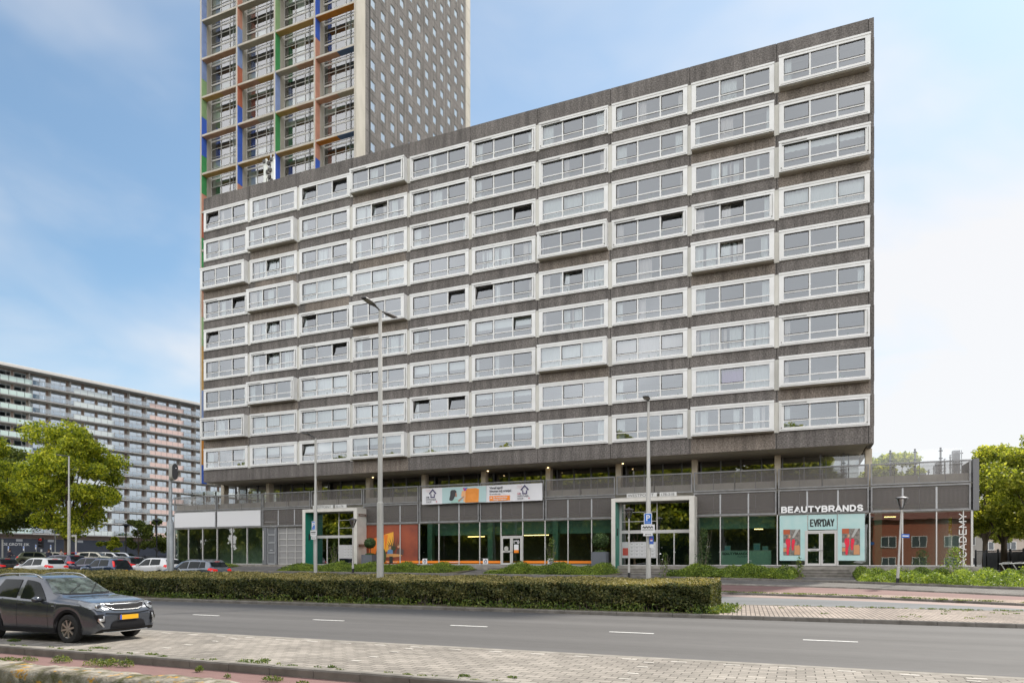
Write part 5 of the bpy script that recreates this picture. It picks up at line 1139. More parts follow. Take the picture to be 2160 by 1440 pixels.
x,y=tp(231,88); tree(x,y,3.9,1.5,'small round yellow shrub tree low under the large crown',L_y,1.4,4000,.08,.15,.18,seed=9,nb=14)
for i,(px,h) in enumerate(((292,5.4),(330,5.2))): 
    x,y=tp(px,88); tree(x,y,h,2.0,('bushy small tree in the left one of two large dark pots','bushy small tree in the right one of two large dark pots')[i],L_d,1.9,5000,.07,.22,.17,seed=20+i,nb=22,grp='trees in large pots')
    t=thing('large_pot',('left one of two large round dark pots by the parked cars','right one of two large round dark pots by the parked cars')[i],'plant pot',(x,y,1.3),group='large round pots'); MB().lathe([(0,0),(1.0,0),(1.35,1.25),(1.38,1.3),(1.25,1.3),(1.2,1.15),(0,1.15)],n=20).build('pot',M_plr,t,smooth=40)
# right side street trees and trees beyond the terrace
for (px,d,h,cr,s,lab,lf) in ((2118,56,10.2,4.3,31,'sunlit street tree right of the shop end with two low forks',L_g),(2078,66,10.3,3.6,32,'street tree partly hidden by the end of the shop building',L_g),(2195,50,9.6,4.6,33,'large street tree cut off by the right picture side',L_g),(2230,75,12,5,34,'tall tree behind the street trees on the right',L_d)):
    x,y=tp(px,d); tree(x,y,h,cr,lab,lf,1.3,42000,.26,.24,.15,seed=s,nb=42)
for (px,d,h,cr,s,lab) in ((1878,105,18.4,4.8,41,'tree crown rising above the roof terrace beside the block corner'),(1935,120,16.5,4.0,42,'lower tree crown behind the terrace posts')):
    x,y=tp(px,d); tree(x,y,h,cr,lab,L_g,1.4,14000,.3,.35,.34,seed=s,nb=34)
# far woods as soft background right
for i,(px,d,h) in enumerate(((2090,130,11),(2150,135,12),(2215,140,13))):
    x,y=tp(px,d); tree(x,y,h,7,('far tree line crown seen below the street tree left','far tree line crown seen under the street trees middle','far tree line crown right')[i],L_d,1.4,7000,.3,.1,.5,seed=50+i,nb=26,grp='trees far down the side street')
rs_=np.random.RandomState(4); n=36000; P=np.stack([rs_.uniform(-150,9,n),rs_.uniform(-31,-27,n),rs_.rand(n)**1.2*8.5-.3],1); P[:,2]*=(.75+.25*np.sin(P[:,0]*.5))
V,F=leafquads(P,.62); tag(link('bank_undergrowth',npmesh('bank_undergrowth',V,F,[L_d])),kind='stuff')
# trees behind the camera, seen mirrored in the shop glass
src=None
for i,(x,y) in enumerate([(-125+8.3*i,(-14,-24,-17)[i%3]) for i in range(16)]+[(-120+12*i,-38) for i in range(11)]):
    if src is None or i==1:
        tt=tree(x,y,24 if i==0 else 22,8.2,'leafy tree on the bank behind the viewpoint, mirrored in the shop glass',(L_g,L_y)[i],0.0,22000,.3,.08,.55,seed=60+i,nb=34,grp='trees on the near bank mirrored in the glass'); tt.location.z=0
        if src is None: src=[tt]
        else: src.append(tt)
    else:
        c=copy_tree(src[i%2 if len(src)>1 else 0]); c.location=(x,y,0); c.rotation_euler.z=i*1.3
# ---------------------------------------------------------------- lamps, signs
M_pole=mat('lamp_pole_grey',(.47,.46,.43),.5,metal=.15,col2=(.38,.37,.34),nscale=2.5,stretch=(1,1,.25)); M_lumi=mat('luminaire_grey',(.13,.13,.14),.4,metal=.4); M_lens=mat('lamp_lens',(.30,.28,.24),.25); M_galvp=mat('galvanised_pole',(.36,.38,.39),.5,metal=.4,col2=(.28,.30,.31),nscale=3)
def luminaire(par,p,dirv,L_=.85,name='luminaire'):
    p=Vector(p); d=Vector(dirv).normalized(); s=Vector((-d.y,d.x,0)).normalized(); u=s.cross(d)*-1; u=Vector((0,0,1)) if abs(u.z)<.2 else (u if u.z>0 else -u)
    m=MB(); st=[(0,.035,.03),(.15,.05,.04),(.28,.11,.055),(.42,.155,.06),(.85,.155,.045),(.97,.13,.025),(1,.09,.015)]; o=0
    rings=[]
    for (t,w_,h) in st:
        c=p+d*(L_*t); rings.append([c-s*w_-u*.02,c-s*w_*.9+u*h*.6,c-s*w_*.3+u*h,c+s*w_*.3+u*h,c+s*w_*.9+u*h*.6,c+s*w_-u*.02,c+s*w_*.8-u*h*.5,c-s*w_*.8-u*h*.5])
    v=[q for r_ in rings for q in r_]; f=[]
    for i in range(len(st)-1):
        for k in range(8): f.append((i*8+k,i*8+(k+1)%8,i*8+8+(k+1)%8,i*8+8+k))
    f.append(tuple(range(8))[::-1]); f.append(tuple(range(len(v)-8,len(v)))); m.add(v,f,0)
    c=p+d*(L_*.66); m.obox(c-u*.035,d*L_*.17,s*.11,u*.012,1)
    return m.build(name,[M_lumi,M_lens],par,smooth=45)
def mast(name,label,px,Y,top_py,prof,heads,mat_=None,base=None,tilt=0.,group=None):
    x=xat(px,Y); z0=G(x,Y) if base is None else base; zt=zat(px,top_py,Y); t=thing(name,label,'street lamp',(x,Y,z0),group=group)
    m=MB(); H=zt-z0; pts=[];rad=[]
    for (h,r_) in prof: pts.append((0,0,h if h>=0 else H+h)); rad.append(r_)
    pts.append((0,0,H)); rad.append(prof[-1][1]*.9); m.tube(pts,rad,14); m.build('pole',mat_ or M_pole,t,smooth=30)
    return t,H
t,H=mast('street_lamp','tall double headed grey street lamp rising from the hedge before the flats',802,26.6,655,[(-0.0+0,.175),(1.2,.165),(zat(802,1056,26.6)-.4,.15),(zat(802,1052,26.6)-.4,.152),(zat(802,1050,26.6)-.4,.115),(zat(802,745,26.6)-.4,.10),(zat(802,742,26.6)-.4,.085)],2)
m=MB(); m.tube([(0,-.30,H+.06),(0,0,H+.0),(0,.30,H+.02)],.035,8); m.build('bracket',M_lumi,t)
luminaire(t,(0,-.2,H+.06),(0,-1,.07),1.15); luminaire(t,(0,.2,H+.02),(0,1,.07),1.15)
t,H=mast('street_lamp','single headed street lamp with parking signs before the right portal',1367.8,33.0,846,[(0,.125),(1.0,.12),(zat(1367,1000,33)-.5,.11),(zat(1367,998,33)-.5,.085),(zat(1367,893,33)-.5,.075),(zat(1367,891,33)-.5,.06)],1)
luminaire(t,(0,-.0,H+.02),(0,-1,.10),.75)
t,H=mast('street_lamp','thin single headed street lamp with parking sign before the left portal',665.5,34.5,924,[(0,.12),(1.0,.11),(zat(665,1036,34.5)-.75,.10),(zat(665,1034,34.5)-.75,.07)],1)
m=MB(); m.tube([(0,0,H-.05),(0,-.2,H+.05),(0,-.5,H+.1)],.03,6); m.build('arm',M_lumi,t); luminaire(t,(0,-.45,H+.1),(0,-1,.08),.65)
t,H=mast('street_lamp','grey street lamp standing before the large yellow green tree',145.5,49,962,[(0,.17),(1.2,.16),(zat(145,1056,49)-1.3,.14),(zat(145,1054,49)-1.3,.09)],1,base=1.3)
luminaire(t,(0,0,H),(-.4,-1,.05),1.2)
def small_lamp(px,Y,top_py,base_z,label,tilt=0.,dome='flat'):
    x=xat(px,Y); zt=zat(px,top_py,Y); t=thing('park_lamp',label,'park lamp',(x,Y,base_z),group=None); H=zt-base_z; t.rotation_euler=(0,R(tilt),0)
    m=MB(); m.tube([(0,0,0),(0,0,.9),(0,0,.92),(0,0,H-.75)],[.085,.08,.06,.05],10); m.tube([(0,0,0),(0,0,.32)],.088,10,mi=1); m.build('pole',[M_pole,M_black],t,smooth=40)
    m=MB(); m.lathe([(.05,H-.78),(.10,H-.72),(.12,H-.66),(.05,H-.66)],n=14); m.lathe([(.0,H),(.05,H-.02),(.06,H-.06),(.20,H-.10),(.33,H-.15),(.33,H-.18),(.0,H-.18)],n=18); m.build('cap',M_lumi,t,smooth=40)
    m=MB()
    for k in range(4): a=k*math.pi/2+.4; m.tube([(.10*math.cos(a),.10*math.sin(a),H-.68),(.28*math.cos(a),.28*math.sin(a),H-.2)],.012,5)
    m.build('frame',M_lumi,t)
    m=MB(); m.lathe([(.09,H-.68),(.27,H-.19)],n=18); m.build('lamp_glass',glassmat('lamp_glass',(.85,.87,.87),.12),t,smooth=60); return t,H
small_lamp(744.5,43.6,1091,1.05,'small park lamp with glass bowl in front of the left portal'); small_lamp(1326.8,45.3,1069,.85,'small park lamp with glass bowl in front of the right portal')
t,H=small_lamp(1893,42.0,1044,.72,'slightly leaning park lamp with blue street name plate by the end shop window',tilt=2.8)
m=MB(); m.box(.06,.44,-.012,.012,H-2.28,H-2.08); m.box(.10,.40,-.015,-.013,H-2.21,H-2.15,1); m.build('street_name_plate',[mat('sign_blue',(.02,.13,.48),.4),M_sw],t)
for (px,top,bot,lab) in ((265.6,1103,1172,'black park lamp among the parked cars on the left'),(330.5,1093,1176,'black park lamp beside the right large pot')):
    x,y=tp(px,86); zt=E0+(HZ-top)*86/FC; t=thing('park_lamp',lab,'park lamp',(x,y,1.3)); H=zt-1.3
    m=MB(); m.tube([(0,0,0),(0,0,H-.4)],.075,8); m.lathe([(0,H),(.5,H-.2),(.5,H-.25),(0,H-.25)],n=14); m.lathe([(.1,H-.5),(.35,H-.25)],n=12); m.build('post',M_black,t,smooth=40)
# signs on the lamp posts
M_blue=mat('parking_blue',(.01,.14,.55),.35)
def signs(px,Y,rows,label):
    x=xat(px,Y); t=thing('parking_sign',label,'parking sign',(x,Y-.14,zat(px,rows[0][1],Y)))
    ppm=FC/dep(px,Y)
    for (kind,y0,y1,w_) in rows:
        zt_=zat(px,y0,Y)-t.location.z; zb=zat(px,y1,Y)-t.location.z; w=w_/ppm/2/ (CS**1)
        if kind=='P':
            m=MB(); m.box(-w,w,-.012,.012,zb,zt_,0); m.box(-w+.03,w-.03,-.016,-.0125,zb+.03,zt_-.03,1); o=m.build('parking_plate',[M_sw,M_blue],t)
            h=zt_-zb; q=text('P','lettering',o,(0,-.022,zb+h*.33),h*.72,M_sw,ext=.003,align='CENTER',bold=.012); m=MB(); m.box(-w+.07,w-.07,-.02,-.017,zb+h*.20,zb+h*.225); m.build('line',M_sw,o)
        elif kind=='A':
            m=MB(); m.box(-w,w,-.012,.012,zb,zt_,0); h=zt_-zb; zc=zb+h*.66; n=13
            for i in range(n): 
                xx=-w*.8+1.6*w*i/n; dz=math.sin(i*1.9)*h*.07; m.box(xx,xx+w*.11,-.018,-.0125,zc-h*.08+dz,zc+h*.10+dz,1)
            for zz in (.40,.28): m.box(-w*.85,w*.85,-.018,-.0125,zb+h*zz,zb+h*(zz+.03),1)
            m.build('notice_plate',[M_sw,M_ink],t)
        elif kind=='<':
            h=zt_-zb; zc=(zb+zt_)/2; m=MB(); m.box(-w,w,-.012,.012,zb,zt_,0); m.prism([(-w*.7,zc),(-w*.35,zc+h*.22),(-w*.35,zc+h*.07),(w*.7,zc+h*.07),(w*.7,zc-h*.07),(-w*.35,zc-h*.07),(-w*.35,zc-h*.22)],-.018,-.0125,1); m.build('arrow_plate',[M_sw,M_ink],t)
        elif kind=='B':
            h=zt_-zb; m=MB(); m.box(.05,.05+w*2,.10,.12,zb,zt_,0); m.box(.09,w*2,.095,.099,zb+h*.35,zb+h*.5,1); m.prism(circ(.05+w,zb+h*.58,w*.38,12),.093,.0985,2); m.box(.05,.05+w*2,.10,.12,zb-.17,zb-.01,1); m.build('blue_notice',[mat('notice_blue',(.05,.12,.45),.5),M_sw,M_lred],t)
    return t
signs(1368,32.86,[('P',1082,1105.5,15.5),('A',1106,1123,26),('<',1123.5,1130,18),('B',1129,1147,8)],'blue parking sign over white notices on the lamp by the right portal')
signs(664.5,34.36,[('P',1099,1117,8.5),('A',1118,1130,14),('<',1130.5,1137,10)],'small blue parking sign over white notices on the lamp by the left portal')
# camera mast behind the hedge
x=xat(359.5,28.4); t=thing('camera_mast','galvanised pole with black oval camera unit and bird spikes above the hedge','camera pole',(x,28.4,.6)); zz_=lambda py: zat(359,py,28.4)-.6
m=MB(); m.tube([(0,0,0),(0,0,zz_(1103)),(0,0,zz_(1094)),(0,0,zz_(978))],[.19,.19,.095,.085],14); m.build('pole',M_galvp,t,smooth=30)
m=MB(); zc=zz_(996); hh=.47
pr=[]
for k in range(20):
    a=2*math.pi*k/20; pr.append((.17*math.cos(a)*(1.0),zc+hh*(.55*math.sin(a)+.45*(1 if math.sin(a)>0 else -1)*min(1,abs(math.sin(a))*3))))
m=MB(); pr2=[(x_+.0,z_) for x_,z_ in pr]; m.prism([(a_*1.0,b_) for a_,b_ in pr2],-.50,-.04,0); m.prism([(a_*.93,zc+(b_-zc)*.95) for a_,b_ in pr2],-.52,-.501,1); m.prism(circ(.04,zc+.2,.03,8),-.526,-.5215,2); cu_=m.build('camera_unit',[mat('housing_beige',(.33,.32,.28),.5),mat('black_gloss',(.01,.01,.012),.08),M_sw],t); cu_.rotation_euler=(0,0,R(70)); cu_.location=(.08,0,0)
m=MB(); m.box(.05,.2,-.04,.04,zz_(985),zz_(983)); m.box(.05,.2,-.04,.04,zz_(1007),zz_(1005)); m.build('bracket',M_galvp,t)
m=MB()
for k in range(10): a=k*.628; m.tube([(.08*math.cos(a),.08*math.sin(a),zz_(1056)),(.36*math.cos(a),.36*math.sin(a),zz_(1047)+.1*math.sin(k*2.1))],.008,4)
m.build('bird_spikes',M_steell,t)
m=MB(); m.tube([(.25,.2,0),(.25,.2,.75),(.4,.2,.95),(.58,.2,.85),(.6,.2,0)],.035,8); tag(link('bike_hoop',m.mesh('bike_hoop',[M_galvp],50),None,(x,28.4,.6)),'bent steel hoop behind the hedge at the camera pole','hoop')
# traffic light and posts on the far left
def tpz(px,d,py): return E0+(HZ-py)*d/FC
x,y=tp(87.5,78); t=thing('traffic_light','traffic light showing red on a black and white striped post','traffic light',(x,y,1.3)); zt=tpz(87,78,1134)
m=MB(); 
for k in range(7): m.tube([(0,0,k*.28),(0,0,k*.28+.28)],.085,10,mi=k%2)
m.build('post',[M_sw,M_black],t)
m=MB(); b=zt-1.3; m.box(-.22,.22,-.12,.12,b-1.15,b); 
for k in range(3): m.lathe([(.15,-.30),(.14,-.12)],(0,0,b-.2-.36*k),axis='y',n=12)
m.build('signal_head',M_black,t)
m=MB(); m.lathe([(0,-.14),(.14,-.13),(.14,-.12)],(0,0,b-.2),axis='y',n=14); m.build('red_lens',mat('red_lamp',(.8,.02,.02),.4,emit=(1,.03,.02),estr=3),t)
m=MB(); m.lathe([(0,-.14),(.13,-.13)],(0,0,b-.56),axis='y',n=14); m.lathe([(0,-.14),(.13,-.13)],(0,0,b-.92),axis='y',n=14); m.build('dark_lens',M_lens,t)
labs=['small blue parking plate at the far left below the wall lettering','small blue parking plate second from the left','small blue parking plate just left of the traffic light','small blue parking plate right of the traffic light']
for (px,py,lab) in zip((19,51,76.5,108),(1156,1156,1153,1153.5),labs):
    x,y=tp(px,84); z=tpz(px,84,py); t=thing('parking_plate',lab,'parking plate',(x,y,1.3),rz=-.2,group='blue plates at the charging bays'); m=MB(); m.tube([(0,0,0),(0,0,z-1.3)],.035,6); m.build('post',M_steell,t)
    m=MB(); m.box(-.17,.17,-.06,-.04,z-1.3-.28,z-1.3+.28,0); m.box(-.14,.14,-.065,-.061,z-1.3-.02,z-1.3+.24,1); m.build('plate',[M_sw,M_blue],t); 
x,y=tp(160,70); t=thing('sign_post','grey portal post with striped sleeve right of the large tree trunk','sign post',(x,y,1.3)); z=tpz(160,70,1127); m=MB(); m.tube([(0,0,0),(0,0,z-1.3)],.075,8); m.box(-.55,.0,-.07,.07,z-1.5,z-1.3); m.build('post',M_pole,t); m=MB()
for k in range(5): m.tube([(0,0,.6+k*.2),(0,0,.7+k*.2)],.085,8)
m.build('sleeve',M_blue,t)
x,y=tp(116.5,95); t=thing('street_lamp','thin far street lamp with curved arm left of the large tree trunk','street lamp',(x,y,1.3)); m=MB(); z=tpz(116,95,1121)-1.3; m.tube([(0,0,0),(0,0,z-.4),(-.3,0,z),(-1.1,0,z+.1)],[.08,.07,.05,.04],8); m.build('pole',M_pole,t,smooth=50)
x,y=tp(5.5,80); t=thing('street_lamp','grey post at the far left in front of the wall lettering','post',(x,y,1.3)); t['category']='post'; t.name='grey_post'; m=MB(); z=tpz(5,80,1137)-1.3; m.tube([(0,0,0),(0,0,z)],.09,8); m.build('post',M_pole,t)
# right: fence, bike racks, low buildings behind
M_fence=mat('fence_black',(.03,.03,.032),.5); M_fgrey=mat('fence_slats',(.20,.20,.21),.8,col2=(.14,.14,.15),nscale=2)
x0,y0=tp(2058,62); x1,y1=tp(2260,47); L_=math.hypot(x1-x0,y1-y0); t=thing('fence','black post fence before grey boards at the right end of the street','fence',(x0,y0,1.1),rz=math.atan2(y1-y0,x1-x0))
m=MB()
for k in range(int(L_/2.2)+1): m.box(k*2.2-.06,k*2.2+.06,-.06,.06,0,1.85)
m.build('posts',M_fence,t); m=MB(); m.box(0,L_,-.03,.03,1.68,1.74); m.box(0,L_,-.03,.03,.25,.3)
for k in range(int(L_/.14)): m.box(k*.14,k*.14+.02,-.01,.01,.3,1.68)
m.build('bars',M_fence,t); m=MB()
for k in range(int(L_/.3)): m.box(k*.3,k*.3+.27,.6,.64,0,1.6)
m.build('boards',M_fgrey,t)
x0,y0=at(2108,1200,1.0)[:2]; x0,y0=tp(2112,41.5); 
M_rack=mat('rack_steel',(.55,.55,.54),.3,metal=.7)
t=thing('bike_rack','row of slanted steel bicycle stands joined by a top bar at the right','bicycle rack',(x0,y0,.95),rz=-.55)
m=MB(); m.tube([(-.1,0,.83),(3.8,0,.95)],.03,8); m.build('top_bar',M_rack,t)
for k in range(5):
    m=MB(); m.tube([(k*.62+.55,0,-.2),(k*.62,0,.80),(k*.62+.05,0,.9),(k*.62+.3,0,.93),(k*.62+.7,-.5,.93)],.028,8); m.build('stand',M_rack,t,smooth=60)
house('low_building','flat pale low building seen behind the terrace screens',*tp(1860,88),22,10,7.9,-.1,mat('render_pale',(.50,.47,.43),.8),2,6,mat('flat_roof',(.3,.29,.28),.9))
house('brick_house','small brick house with white window at the end of the side street',*tp(2155,120),14,8,6.0,.2,mat('house_beige',(.45,.38,.32),.8),2,4)
house('far_house','far pale house glimpsed under the right street tree',*tp(2085,125),12,8,5,.2,mat('house_brickish',(.34,.20,.15),.8),2,3)
h=house('near_house','red brick house behind the viewpoint mirrored in the last shop window',17.5,-13,15,9,7.6,R(180),mat('red_brick_wall',(.36,.11,.055),.85,col2=(.28,.085,.045),nscale=5),2,4); h.location=(17.5,-6,0)
h2=house('near_house','second red brick house behind the viewpoint further right',36,-6,15,9,7.6,R(180),MATS['red_brick_wall'],2,4)
# ---------------------------------------------------------------- cars
M_tyre=mat('tyre',(.018,.018,.019),.8); M_rim=mat('rim_silver',(.42,.40,.37),.3,metal=.8); M_cgl=mat('car_glass',(.010,.014,.015),.05,spec=.16); M_wsh=mat('windscreen_glass',(.03,.04,.04),.06,col2=(.11,.14,.135),nscale=5,lo=.4,hi=.7,spec=.8)
M_clad=mat('car_cladding',(.016,.016,.018),.75,spec=.15); M_chrome=mat('chrome',(.62,.62,.62),.15,metal=.95); M_tail=mat('tail_red',(.42,.008,.008),.15,emit=(.9,.02,.01),estr=.25); M_headl=mat('headlamp',(.17,.18,.195),.12,col2=(.30,.32,.34),nscale=7,lo=.3,hi=.7,metal=.3); M_lampd=mat('lamp_dark',(.04,.04,.045),.1); M_yel=mat('plate_yellow',(.80,.42,.01),.5); M_pblue=mat('plate_blue',(.01,.08,.5),.5); M_under=mat('car_underside',(.01,.01,.01),.9)
def catmull(xs,ys,x):
    return float(np.interp(x,xs,ys))
def smooth_interp(xs,ys,n=400):
    xs=np.array(xs,float); ys=np.array(ys,float); t=np.linspace(xs[0],xs[-1],n); m_=np.gradient(ys,xs) if len(xs)>2 else None
    d=np.diff(ys)/np.diff(xs); m_=np.zeros(len(xs)); m_[1:-1]=np.where(d[:-1]*d[1:]>0,2*d[:-1]*d[1:]/(d[:-1]+d[1:]+1e-9),0); m_[0]=d[0]; m_[-1]=d[-1]
    out=np.zeros(n)
    for i,tt in enumerate(t):
        k=min(np.searchsorted(xs,tt,'right')-1,len(xs)-2); h=xs[k+1]-xs[k]; s=(tt-xs[k])/h
        out[i]=(2*s**3-3*s*s+1)*ys[k]+(s**3-2*s*s+s)*h*m_[k]+(-2*s**3+3*s*s)*ys[k+1]+(s**3-s*s)*h*m_[k+1]
    return lambda x: float(np.interp(x,t,out))
PROF={'hero':dict(top=[(0,.50),(.012,.60),(.03,.70),(.055,.81),(.09,.90),(.16,.955),(.28,.985),(.38,.985),(.46,.975),(.515,.945),(.60,.83),(.69,.70),(.72,.672),(.80,.65),(.88,.622),(.94,.588),(.975,.535),(.992,.47),(1,.41)],belt=[(0,.56),(.1,.66),(.25,.655),(.45,.63),(.62,.61),(.70,.605),(.88,.575),(.96,.52),(1,.39)],wheels=(.204,.804),r=.315),
 'suv':dict(top=[(0,.50),(.012,.60),(.03,.70),(.075,.86),(.11,.935),(.18,.965),(.35,.985),(.50,.975),(.60,.935),(.655,.885),(.775,.675),(.80,.655),(.88,.62),(.945,.575),(.975,.52),(1,.40)],belt=[(0,.56),(.1,.66),(.3,.645),(.55,.61),(.70,.60),(.775,.60),(.88,.57),(1,.38)],wheels=(.195,.805),r=.32),
 'hatch':dict(top=[(0,.50),(.012,.58),(.03,.66),(.10,.90),(.13,.955),(.25,.99),(.42,1.0),(.52,.985),(.60,.93),(.735,.68),(.77,.655),(.87,.62),(.94,.57),(.98,.50),(1,.40)],belt=[(0,.55),(.1,.655),(.3,.64),(.55,.62),(.73,.61),(.88,.56),(1,.38)],wheels=(.17,.80),r=.30),
 'estate':dict(top=[(0,.50),(.012,.60),(.04,.68),(.11,.92),(.14,.96),(.30,.99),(.45,1.0),(.54,.975),(.62,.91),(.73,.68),(.76,.655),(.87,.62),(.94,.56),(.98,.50),(1,.40)],belt=[(0,.56),(.1,.67),(.3,.65),(.55,.63),(.73,.61),(.88,.56),(1,.38)],wheels=(.19,.80),r=.31)}
def car(name,label,L_,Wd,H,kind,paint,loc,rz,group=None,hero=False,roofc=None,tail='std',seed=0,rails=False):
    P=PROF[kind]; t=thing('parked_car',label,'car',loc,rz,group); top=smooth_interp(*zip(*P['top'])); belt=smooth_interp(*zip(*P['belt']))
    wb=smooth_interp([0,.02,.06,.2,.5,.82,.92,.965,1],[.80,.88,.95,.985,1,.985,.93,.84,.66]); wr=smooth_interp([0,.1,.14,.4,.6,.76,.80,.9,.96,1],[.66,.66,.67,.70,.69,.80,.86,.86,.78,.56])
    if hero: wb=smooth_interp([0,.02,.06,.2,.5,.82,.92,.965,.99,1],[.80,.88,.95,.985,1,.99,.965,.925,.86,.78]); wr=smooth_interp([0,.1,.14,.4,.52,.66,.72,.85,.94,.98,1],[.66,.66,.67,.70,.695,.76,.84,.88,.86,.78,.62])
    xr_,xf=[ (u-.5)*L_ for u in P['wheels']]; rw=P['r']*(H/1.5); ra=rw*1.17
    sill=lambda u: H*float(np.interp(u,[0,.03,.1,.9,.97,1],[.24,.17,.135,.135,.15,.21]))
    us=set(np.linspace(0,1,71).tolist()+[.006,.012,.02,.99,.995]); 
    for xc in (xr_,xf):
        for a in np.linspace(0,math.pi,17): us.add((xc+ra*math.cos(a))/L_+.5)
    us=sorted(u for u in us if 0<=u<=1); fr=[0,.04,.18,.36,.54,.70,.84,.94,1]
    hw=Wd/2; rings=[]
    def ring(u):
        x=(u-.5)*L_; zs=sill(u); arch=0
        for xc in (xr_,xf):
            if abs(x-xc)<ra: arch=max(arch,rw+math.sqrt(max(0,ra*ra-(x-xc)**2)))
        zl=max(zs,arch); zb=belt(u)*H; zt=top(u)*H; zb=min(zb,zt-.02*H); gh=zt-zb; w_=wb(u)*hw; wrr=min(wr(u)*hw,w_*.97)
        pts=[(0,zl if arch==0 else zl),(w_*.86,zl),(w_*.955,zl+.004)]
        bul=[.965,.985,1.0,1.008,1.0,.99,.975]
        for i,f_ in enumerate((.08,.22,.40,.58,.75,.88,.97)): pts.append((w_*bul[i]*(1-.012*(i==6)),zl+(zb-zl)*f_))
        pts.append((w_*.945,zb))
        k=min(1,gh/(.2*H)); hoodk=1-k
        # side glass region to roof edge
        for f_ in (.15,.35,.55,.75,.88): 
            ww=w_*.935+(wrr-w_*.935)*(f_**1.15)*k + (wrr-w_*.935)*f_*hoodk*.9; pts.append((ww,zb+gh*(f_*.93 if k>.5 else f_*.75+.0)))
        pts.append((wrr*.965,zb+gh*.955)); pts.append((wrr*.86,zb+gh*.985)); pts.append((wrr*.55,zt-.002)); pts.append((wrr*.25,zt)); pts.append((0,zt+.002))
        return x,pts
    V=[];F=[];Mi=[]; n=None
    for u in us:
        x,p=ring(u); full=[(x,-y,z) for y,z in p]+[(x,y,z) for y,z in p[::-1][1:-1]]
        n=len(full); V+=full
    for i in range(len(us)-1):
        for k in range(n):
            F.append((i*n+k,i*n+(k+1)%n,(i+1)*n+(k+1)%n,(i+1)*n+k))
            z=max(V[q][2] for q in F[-1]); a=V[F[-1][0]]; 
            bot=(k in (0,1) or k>=n-2)
            Mi.append(1 if bot else 0)
    F.append(tuple(range(n))); Mi.append(0); e=(len(us)-1)*n; F.append(tuple(range(e+n-1,e-1,-1))); Mi.append(0)
    m=MB(); m.v=V; m.f=F; m.m=Mi; me=m.mesh('body',[paint,M_under],38)
    bm=bmesh.new(); bm.from_mesh(me); bmesh.ops.recalc_face_normals(bm,faces=bm.faces); bm.to_mesh(me); bm.free()
    body=link('body',me,t); bvh=BVHTree.FromPolygons([Vector(v) for v in V],[list(f) for f in F])
    def patch(pname,poly,axis,m_,off=.008,sub=3,par=None,thick=0.,rev=False,sgn=1):
        """axis 'y+'/'y-' poly in (x,z); 'x+'/'x-' poly in (y,z); 'z' poly in (x,y)"""
        bm=bmesh.new(); vs_=[bm.verts.new((a,b,0)) for a,b in poly]; f=bm.faces.new(vs_); bmesh.ops.triangulate(bm,faces=[f]); bmesh.ops.subdivide_edges(bm,edges=bm.edges[:],cuts=sub,use_grid_fill=True); 
        bad=[]
        for v in bm.verts:
            a,b=v.co.x,v.co.y
            if axis=='y-': o,d=Vector((a,-5,b)),Vector((0,1,0))
            elif axis=='y+': o,d=Vector((a,5,b)),Vector((0,-1,0))
            elif axis=='x+': o,d=Vector((5,a,b)),Vector((-1,0,0))
            elif axis=='x-': o,d=Vector((-5,a,b)),Vector((1,0,0))
            else: o,d=Vector((a,b,5)),Vector((0,0,-1))
            h=bvh.ray_cast(o,d)
            if h[0] is None: bad.append(v); continue
            nn=h[1]; nn=nn if nn.dot(d)<0 else -nn; v.co=h[0]+nn*off-d*off*.5
        if bad: bmesh.ops.delete(bm,geom=bad,context='VERTS')
        me=bpy.data.meshes.new(pname); bm.to_mesh(me); bm.free(); me.materials.append(m_); me.polygons.foreach_set('use_smooth',[True]*len(me.polygons))
        return link(pname,me,par or t)
    U=lambda u:(u-.5)*L_
    bz=lambda u: belt(u)*H; tz=lambda u: top(u)*H
    # side windows (rear door, front door, rear quarter)
    def sidepoly(ua,ub,lean_a,lean_b):
        n_=7; lo=[]; hi=[]
        for i in range(n_):
            u=ua+(ub-ua)*i/(n_-1); lo.append((U(u),bz(u)+.012))
        for i in range(n_):
            f_=i/(n_-1); u=ua+lean_a+(ub+lean_b-ua-lean_a)*f_; hi.append((U(u),min(bz(u)+ (tz(u)-bz(u))*.80, tz(u)-.06*H)))
        return lo+hi[::-1]
    if kind=='suv': wins=[(.145,.225,.0,.0),(.235,.425,.0,.005),(.455,.685,.003,-.10)]
    elif kind=='hatch': wins=[(.17,.40,.02,.0),(.42,.69,.005,-.13)]
    else: wins=[(.13,.235,.03,.0),(.245,.43,.0,.0),(.45,.67,.005,-.11)]
    if hero: wins=[(.205,.40,.05,.0),(.435,.635,.0,-.105)]
    for ax in ('y-','y+'):
        for (a,b,la,lb) in wins:
            pl=sidepoly(a,b,la,lb); patch('window',pl,ax,M_cgl)
        if hero: # thin dark surround
            pass
    # windscreen and rear window through front/rear projection
    zc=tz(P_c:= {'suv':.772,'hatch':.733,'estate':.728,'hero':.692}[kind]); zh={'suv':.905,'hatch':.925,'estate':.905,'hero':.925}[kind]*H
    patch('windscreen',[(-hw*.80,zc+.03),(-hw*.45,zc+.015),(0,zc+.01),(hw*.45,zc+.015),(hw*.80,zc+.03),(hw*.60,zh),(0,zh+.015),(-hw*.60,zh)],'x+',M_wsh if hero else M_cgl,sub=5)
    zr0,zr1=.70*H,.90*H
    patch('rear_window',[(-hw*.70,zr0),(hw*.70,zr0),(hw*.60,zr1),(-hw*.60,zr1)],'x-',M_cgl)
